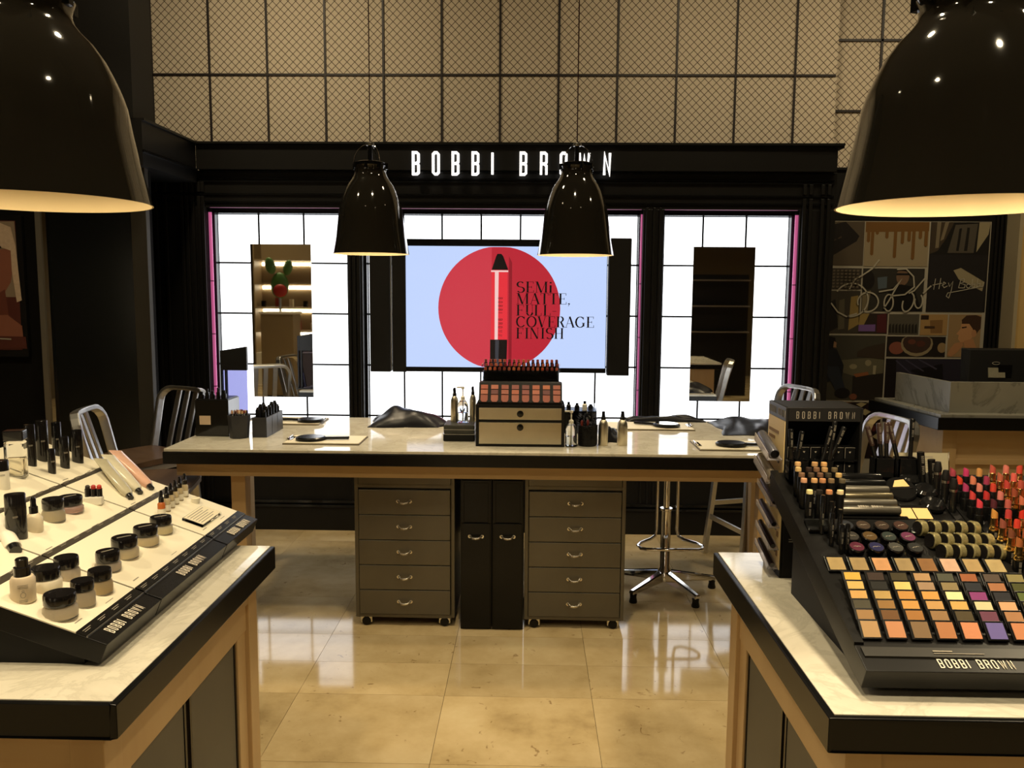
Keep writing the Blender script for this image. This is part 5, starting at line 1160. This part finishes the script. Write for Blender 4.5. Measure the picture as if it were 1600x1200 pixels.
# concealer sticks with visible colour tips
CON = [[(.631, 0, '#c8a06c'), (.671, 0, '#b89060'), (.693, 0, '#c89a62')], [(.625, 1, '#c8a870'), (.650, 1, '#2a1a14'), (.668, 1, '#7a5a40'), (.687, 1, '#b08a58'), (.710, 1, '#5c5038')],
       [(.626, 2, '#7a5c44'), (.648, 2, '#4a3c2c'), (.669, 2, '#6a4c38'), (.688, 2, '#3a3426'), (.712, 2, '#c4a468')], [(.624, 3, '#d09c78'), (.648, 3, '#cfa06c'), (.667, 3, '#bc8458'), (.687, 3, '#7c6648'), (.712, 3, '#5e5440')],
       [(.623, 4, '#e8dc9c'), (.645, 4, '#1a1612'), (.667, 4, '#c88a5c'), (.692, 4, '#e6d2a0')]]
CY = [1.964, 1.941, 1.918, 1.895, 1.850]
for r in range(5):
    for c, (x, _, h) in enumerate(CON[r]):
        y = CY[r]; x += .012
        t = thing('foundation_stick', '%s tipped foundation stick, %s from the left, %s row from the back' % (cname(h), OD[c], OD[r]), 'makeup stick', (x, y, RT(y)+.001), group='foundation sticks at the left of the display')
        put('case', cached('stick_case', lambda b: b.lathe([(.0085, 0), (.0088, .002), (.0088, .058), (.0078, .060)], 14), [BLKP]), t)
        put('tip', cached(('stick_tip', h), lambda b: b.lathe([(.0072, .060), (.0072, .067), (.0066, .069)], 14), [mat('con_'+h.strip('#'), h, .6)]), t)
        if (r+c) % 2 == 0 and r > 1:
            put('lettering', cached('stick_text', lambda b: (setattr(b, 'M', Matrix.Rotation(pi/2, 4, 'Y')), brand_word(b, -.03, -.002, .004, -.0092, -.0088, wide=.4, gap=.72), b)[2], [LETG]), t, (0, 0, .012))
# eyeliner pencils leaning in front-left
for k, (x, y, h) in enumerate(((.648, 1.80, .085), (.662, 1.785, .08), (.674, 1.765, .075), (.680, 1.735, .062), (.668, 1.735, .06), (.656, 1.76, .07))):
    t = thing('liner_pencil', '%s upright black liner pencil beside the slate gel pot' % OD[k], 'pencil', (x, y, RT(y)), group='upright liner pencils')
    put('barrel', cached(('liner', k), lambda b, h=h: b.lathe([(.0055, 0), (.0055, h), (.004, h+.003)], 10), [BLKG]), t)
    put('lettering', cached('stick_text2', lambda b: (setattr(b, 'M', Matrix.Rotation(pi/2, 4, 'Y')), brand_word(b, -.035, -.0015, .003, -.0059, -.0056, wide=.4, gap=.8), b)[2], [LETG]), t, (0, 0, .012))
MB_ = thing('clear_sleeve', 'clear plastic sleeve lying at the left of the display tray', 'sleeve', (.645, 1.822, RT(1.822)+.009)); MB().lathe([(.009, -.025), (.009, .025)], 14).build('sleeve', ACRY, MB_, (0, 0, 0), (0, pi/2, 0))
# tall pencils in cups at the back left, and at the back middle
def pencil_cup(x, y, items, lab, h=.05):
    t = thing('pencil_cup', lab, 'cup', (x, y, RT(y)+.002)); MB().box(-.024, .024, -.018, .018, 0, .004).box(-.024, -.021, -.018, .018, 0, h).box(.021, .024, -.018, .018, 0, h).box(-.024, .024, -.018, -.015, 0, h).box(-.024, .024, .015, .018, 0, h).build('cup', BLKG, t)
    for k, (dx, dy, lx, ly, L_, cap, lb) in enumerate(items):
        p = thing('makeup_pencil', lb, 'pencil', (x+dx, y+dy, RT(y)+.007), group='long pencils standing in the cups'); p.rotation_euler = (ly, lx, 0)
        MB().lathe([(.0052, 0), (.0052, L_*.62)], 10).build('barrel', BLKG, p); MB().lathe([(.0058, L_*.62), (.0062, L_), (.005, L_+.002)], 10).build('cap', mat('dark_brown_cap', (.03, .016, .012), .3) if cap else BLKP, p)
        mb = MB(); mb.M = Matrix.Rotation(pi/2, 4, 'Y'); brand_word(mb, -L_*.95, -.0022, .0045, -.0066, -.0063, wide=.4, gap=.75); mb.build('lettering', LETG, p)
pencil_cup(.655, 2.005, [(-.012, 0, -.06, 0, .12, 0, 'black pencil standing at the far left of the rear cup'), (-.004, .005, .12, 0, .115, 0, 'black pencil leaning right in the rear left cup')], 'black cup at the rear left corner of the tray')
pencil_cup(.715, 2.005, [(-.01, 0, .22, 0, .13, 0, 'long black pencil leaning right with white words, rear left'), (.002, .005, .35, .05, .135, 0, 'black pencil leaning far right with bright words'), (.012, 0, .1, 0, .14, 0, 'tallest black pencil, in front of the small black cartons')], 'black cup in front of the tall carton stand')
pencil_cup(.868, 2.022, [(-.004, 0, -.30, 0, .125, 1, 'dark brown pencil leaning left in front of the right stool'), (.003, .004, -.12, 0, .128, 1, 'dark brown pencil nearly upright, second of the leaning group'), (.012, .0, -.06, 0, .13, 1, 'dark brown pencil, third of the leaning group')], 'middle rear pencil cup in front of the stool')
pencil_cup(.925, 2.022, [(-.008, .002, -.28, 0, .135, 1, 'dark brown pencil leaning left, fourth of the leaning group'), (.010, 0, 0, 0, .14, 0, 'upright black pencil next to the printed notice')], 'right rear pencil cup beside the printed notice')
for k, (x, y, h, lb) in enumerate(((.952, 1.985, .085, 'upright black mascara in front of the printed notice'), (.968, 1.965, .078, 'second upright black mascara, a little lower and to the right'))):
    t = thing('mascara', lb, 'mascara', (x, y, RT(y)+.002)); t.rotation_euler = (0, -.12, 0)
    MB().lathe([(.0075, 0), (.0085, h*.5), (.0085, h)], 14).build('case', BLKP, t)
    mb = MB(); mb.M = Matrix.Rotation(pi/2, 4, 'Y'); brand_word(mb, -h*.9, -.003, .006, -.0092, -.0088, wide=.4, gap=.72); mb.build('lettering', LETG, t)
t = thing('printed_notice', 'small framed printed notice standing behind the lipsticks', 'notice', (.995, 2.085, C0+.24)); t.rotation_euler = (-.15, 0, 0)
MB().box(-.072, .072, 0, .004, 0, .083).build('acrylic_frame', ACRY, t)
MB().box(-.069, .069, -.0008, -.0002, .003, .080).build('card', mat('grey_paper', '#a8a084', .6), t)
mb = MB(); mb.box(-.055, .03, -.0012, -.0009, .068, .071)
for k in range(9): mb.box(-.055, -.015, -.0012, -.0009, .058-.006*k, .0595-.006*k)
for k in range(4): mb.box(.0, .05, -.0012, -.0009, .058-.006*k, .0595-.006*k)
mb.box(.0, .014, -.0012, -.0009, .010, .026)
mb.build('fine_print', LETG, t)
MB().box(-.05, .05, -.005, .04, -.09, .0).build('stand', BLKP, t)
# lipsticks
lipb = cached('lipstick_black', lambda b: b.lathe([(.0095, 0), (.0098, .002), (.0098, .030), (.0085, .031), (.0085, .046), (.0078, .047)], 16), [BLKP])
lipg0 = cached('lipstick_gold_base', lambda b: b.lathe([(.0098, 0), (.0100, .002), (.0100, .026)], 16), [BLKP])
lipg1 = cached('lipstick_gold_sleeve', lambda b: b.lathe([(.0090, .026), (.0100, .028), (.0100, .031), (.0086, .033), (.0086, .037), (.0092, .038), (.0086, .040), (.0076, .042), (.0076, .054), (.0070, .055)], 16), [GOLD])
def bullet(h, z):
    def f(b):
        vs = []; seg = 12; R_ = .0066
        for zz, k in ((z, 1), (z+.010, 1), (z+.0155, .93)): vs += [(R_*k*cos(2*pi*i/seg), R_*k*sin(2*pi*i/seg), zz+(.005*(-cos(2*pi*i/seg)) if zz > z+.001 else 0)) for i in range(seg)]
        fs = [(j*seg+i, j*seg+(i+1) % seg, j*seg+seg+(i+1) % seg, j*seg+seg+i) for j in range(2) for i in range(seg)]+[tuple(range(2*seg, 3*seg))]
        return b.add(vs, fs, 0, True)
    return cached(('bullet', h, z), f, [mat('lipc_'+h.strip('#'), tuple(v*.75 for v in lin(h)), .4)])
def lname(h):
    r, g, b = [int(h[i:i+2], 16) for i in (1, 3, 5)]
    if r < 110: return 'dark plum'
    if g > 140: return 'peach' if b > 110 else 'nude beige'
    if b > g+25: return 'hot pink' if r > 170 else 'mauve pink'
    if r > 200 and g < 90: return 'bright red'
    if r > 195: return 'coral'
    return 'rose brown'
LB_ = [['#b04858', '#c83c70', '#d09858'], ['#e04830', '#e08868', '#a83c5c'], ['#b84070', '#e89080', '#d84838'], ['#d84848', '#c83838', '#e88880'], ['#e84858', '#5a2a34', '#d06a60']]
LYY = [1.950, 1.917, 1.888, 1.857, 1.826]
for r in range(5):
    for c in range(3):
        h = LB_[r][c]; y = LYY[r]; x = 1.004+.031*c
        t = thing('lipstick', '%s black-cased lipstick, %s from the left, %s row from the back' % (lname(h), OD[c], OD[r]), 'lipstick', (x, y, RT(y)+.002), .4*c, 'black cased lipsticks')
        put('case', lipb, t); put('bullet', bullet(h, .047), t)
gl = ['#c05848', '#e08070', '#d85040', '#a05038', '#c46a50', '#e86a60', '#b05a48', '#d87858', '#c84840']
for r in range(5):
    for c in range(5):
        y = LYY[r]; x = 1.097+.031*c; h = gl[(r*4+c) % 9]
        t = thing('lipstick', '%s gold lipstick, %s right of the black-cased ones, %s row from back' % (lname(h), OD[c], OD[r]), 'lipstick', (x, y, RT(y)+.002), .7*c, 'gold cased lipsticks of the rear block')
        put('base', lipg0, t); put('sleeve', lipg1, t); put('bullet', bullet(h, .055), t)
gf = [['#e0a050', '#d04848', '#e03828'], ['#a05848', '#e84838', '#c06048'], ['#8a5038', '#b06040', '#c87050'], ['#c07040', '#d86848', '#b04838']]
for r, y in enumerate((1.776, 1.742, 1.709, 1.680)):
    for c in range(8):
        x = 1.010+.0295*c+.0; h = gf[r][c % 3] if c < 3 else gl[(r+c) % 9]
        t = thing('lipstick', '%s gold lipstick, %s from the left, %s row of the front block' % (lname(h), OD[c], ['back', 'second', 'third', 'front'][r]), 'lipstick', (x, y, RT(y)+.002), .9*c, 'gold cased lipsticks of the front block')
        put('base', lipg0, t); put('sleeve', lipg1, t); put('bullet', bullet(h, .055), t)
        if c == 0:
            mb = MB(); mb.M = Matrix.Rotation(pi/2, 4, 'Y'); brand_word(mb, -.024, -.003, .005, -.0104, -.0101, wide=.4, gap=.5); mb.build('lettering', LETG, t, rot=(0, 0, -.9*c))

# ================================================================== TALL CARTON STAND
t = thing('carton_stand', 'tall black stand with cream side panel and white brand word on the right counter', 'stand', (.638, 2.053, C0))
D = .145; Wd = .19
MB().box(0, .006, 0, D, 0, .437).box(Wd-.006, Wd, 0, D, 0, .437).box(.006, Wd-.006, D-.006, D, 0, .437).box(.006, Wd-.006, 0, D-.006, .403, .437).box(.006, Wd-.006, 0, D-.006, 0, .14).build('case', BLKM, t, bevel=.001)
MB().box(-.0015, 0, .002, D-.001, .02, .402).build('cream_side_panel', mat('cream_panel', '#d8bf88', .45), t)
MB().box(-.0015, 0, .0, D, .403, .437).build('side_header', mat('side_header_grey', (.04, .04, .045), .4), t)
for z in (.200, .2355, .271, .3065): MB().box(.006, Wd-.006, .004, D-.006, z-.004, z).build('shelf', BLKP, t)
mb = MB(); mb.M = Matrix.Translation((.025, -.0006, .410)); brand_word(mb, 0, 0, .018, -.0003, .0003, wide=.36, gap=.78); mb.build('brand_lettering', LETG, t)
mb = MB(); mb.M = Matrix.Translation((-.0022, D-.012, .411)) @ Matrix.Rotation(-pi/2, 4, 'Z'); brand_word(mb, 0, 0, .018, -.0003, .0003, wide=.33, gap=.72); mb.build('brand_lettering', LETG, t)
mb = MB(); mb.M = Matrix.Translation((-.0022, D-.012, 0)) @ Matrix.Rotation(-pi/2, 4, 'Z')
mb.box(0, .085, -.0003, .0003, .362, .370).box(0, .055, -.0003, .0003, .345, .353).box(0, .05, -.0003, .0003, .300, .303).box(0, .045, -.0003, .0003, .293, .295).box(.10, .115, -.0003, .0003, .10, .115).box(.10, .115, -.0003, .0003, .05, .065)
mb.build('fine_print', mat('brown_ink', '#8a6a40', .6), t, kind='stuff')
mb = MB(); mb.box(.02, .05, -.0006, -.0001, .10, .102).box(.02, .056, -.0006, -.0001, .094, .096); mb.build('fine_print', LETG, t)
for i, zb in enumerate((.2001, .2356, .2711, .3066)):
    for c in range(6):
        o = thing('small_carton', 'small black carton, %s from left on the %s shelf of the tall stand' % (OD[c], ['bottom', 'second', 'third', 'top'][i]), 'carton', (.638+.0235+.0286*c, 2.053+.012, C0+zb), group='small black cartons in the tall stand')
        put('carton', cached('carton_box', lambda b: b.box(-.013, .013, 0, .035, 0, .030), [BLKG], .0008), o)
        put('edge_print', cached('carton_edge', lambda b: b.box(-.0125, .0125, -.0006, 0, .0288, .0294).box(-.0125, -.0119, -.0006, 0, .002, .0288).prism([(-.0028, .019), (.0028, .019), (0, .015)], -.0006, -.0001, 'y'), [LETG]), o)
# clear clips with tubes on the cream side
CLP = mat('clip_plastic', (.85, .82, .88), .06, trans=.75, ior=1.3)
tubes = [('#7c7c86', .345, 'topmost dark silver tube'), ('#a89c8a', .285, 'second champagne tube'), ('#6c6472', .222, 'third slim purple-grey tube'), ('#4a4452', .165, 'fourth slim dark tube'), ('#2c2224', .108, 'fifth slim black-brown tube'), ('#3a2e2c', .058, 'lowest slim black-brown tube')]
for k, (h, z, lab) in enumerate(tubes):
    r = .0125 if k < 2 else .007
    o = thing('side_tube', lab+' held on the cream side of the tall stand', 'tube', (.638-.0015-r-.008, 2.053+.075, C0+z-.01)); o.rotation_euler = (radians(14), 0, 0)
    MB().lathe([(r*.9, -.07), (r, -.068), (r, .045), (r*.95, .055)], 18).build('tube', mat('st_'+h.strip('#'), h, .22, .7), o, (0, 0, 0), (-pi/2, 0, 0))
    MB().lathe([(r*.85, -.0705), (r*.85, -.0702)], 18).build('end_disc', LIDB, o, (0, 0, 0), (-pi/2, 0, 0))
    c = thing('clear_clip', 'clear plastic clip under the %s' % lab, 'clip', (.638-.0015, 2.053+.075, C0+z-.01)); c.rotation_euler = (radians(14), 0, 0)
    MB().box(-r*2-.012, 0, -.072, .055, -r-.004, -r-.001).box(-r*2-.014, -r*2-.012, -.072, .055, -r-.004, .004).build('clip_tray', CLP, c)
    MB().box(-.003, 0, -.05, .05, -r-.022, -r-.004).build('bracket', CLP, c)
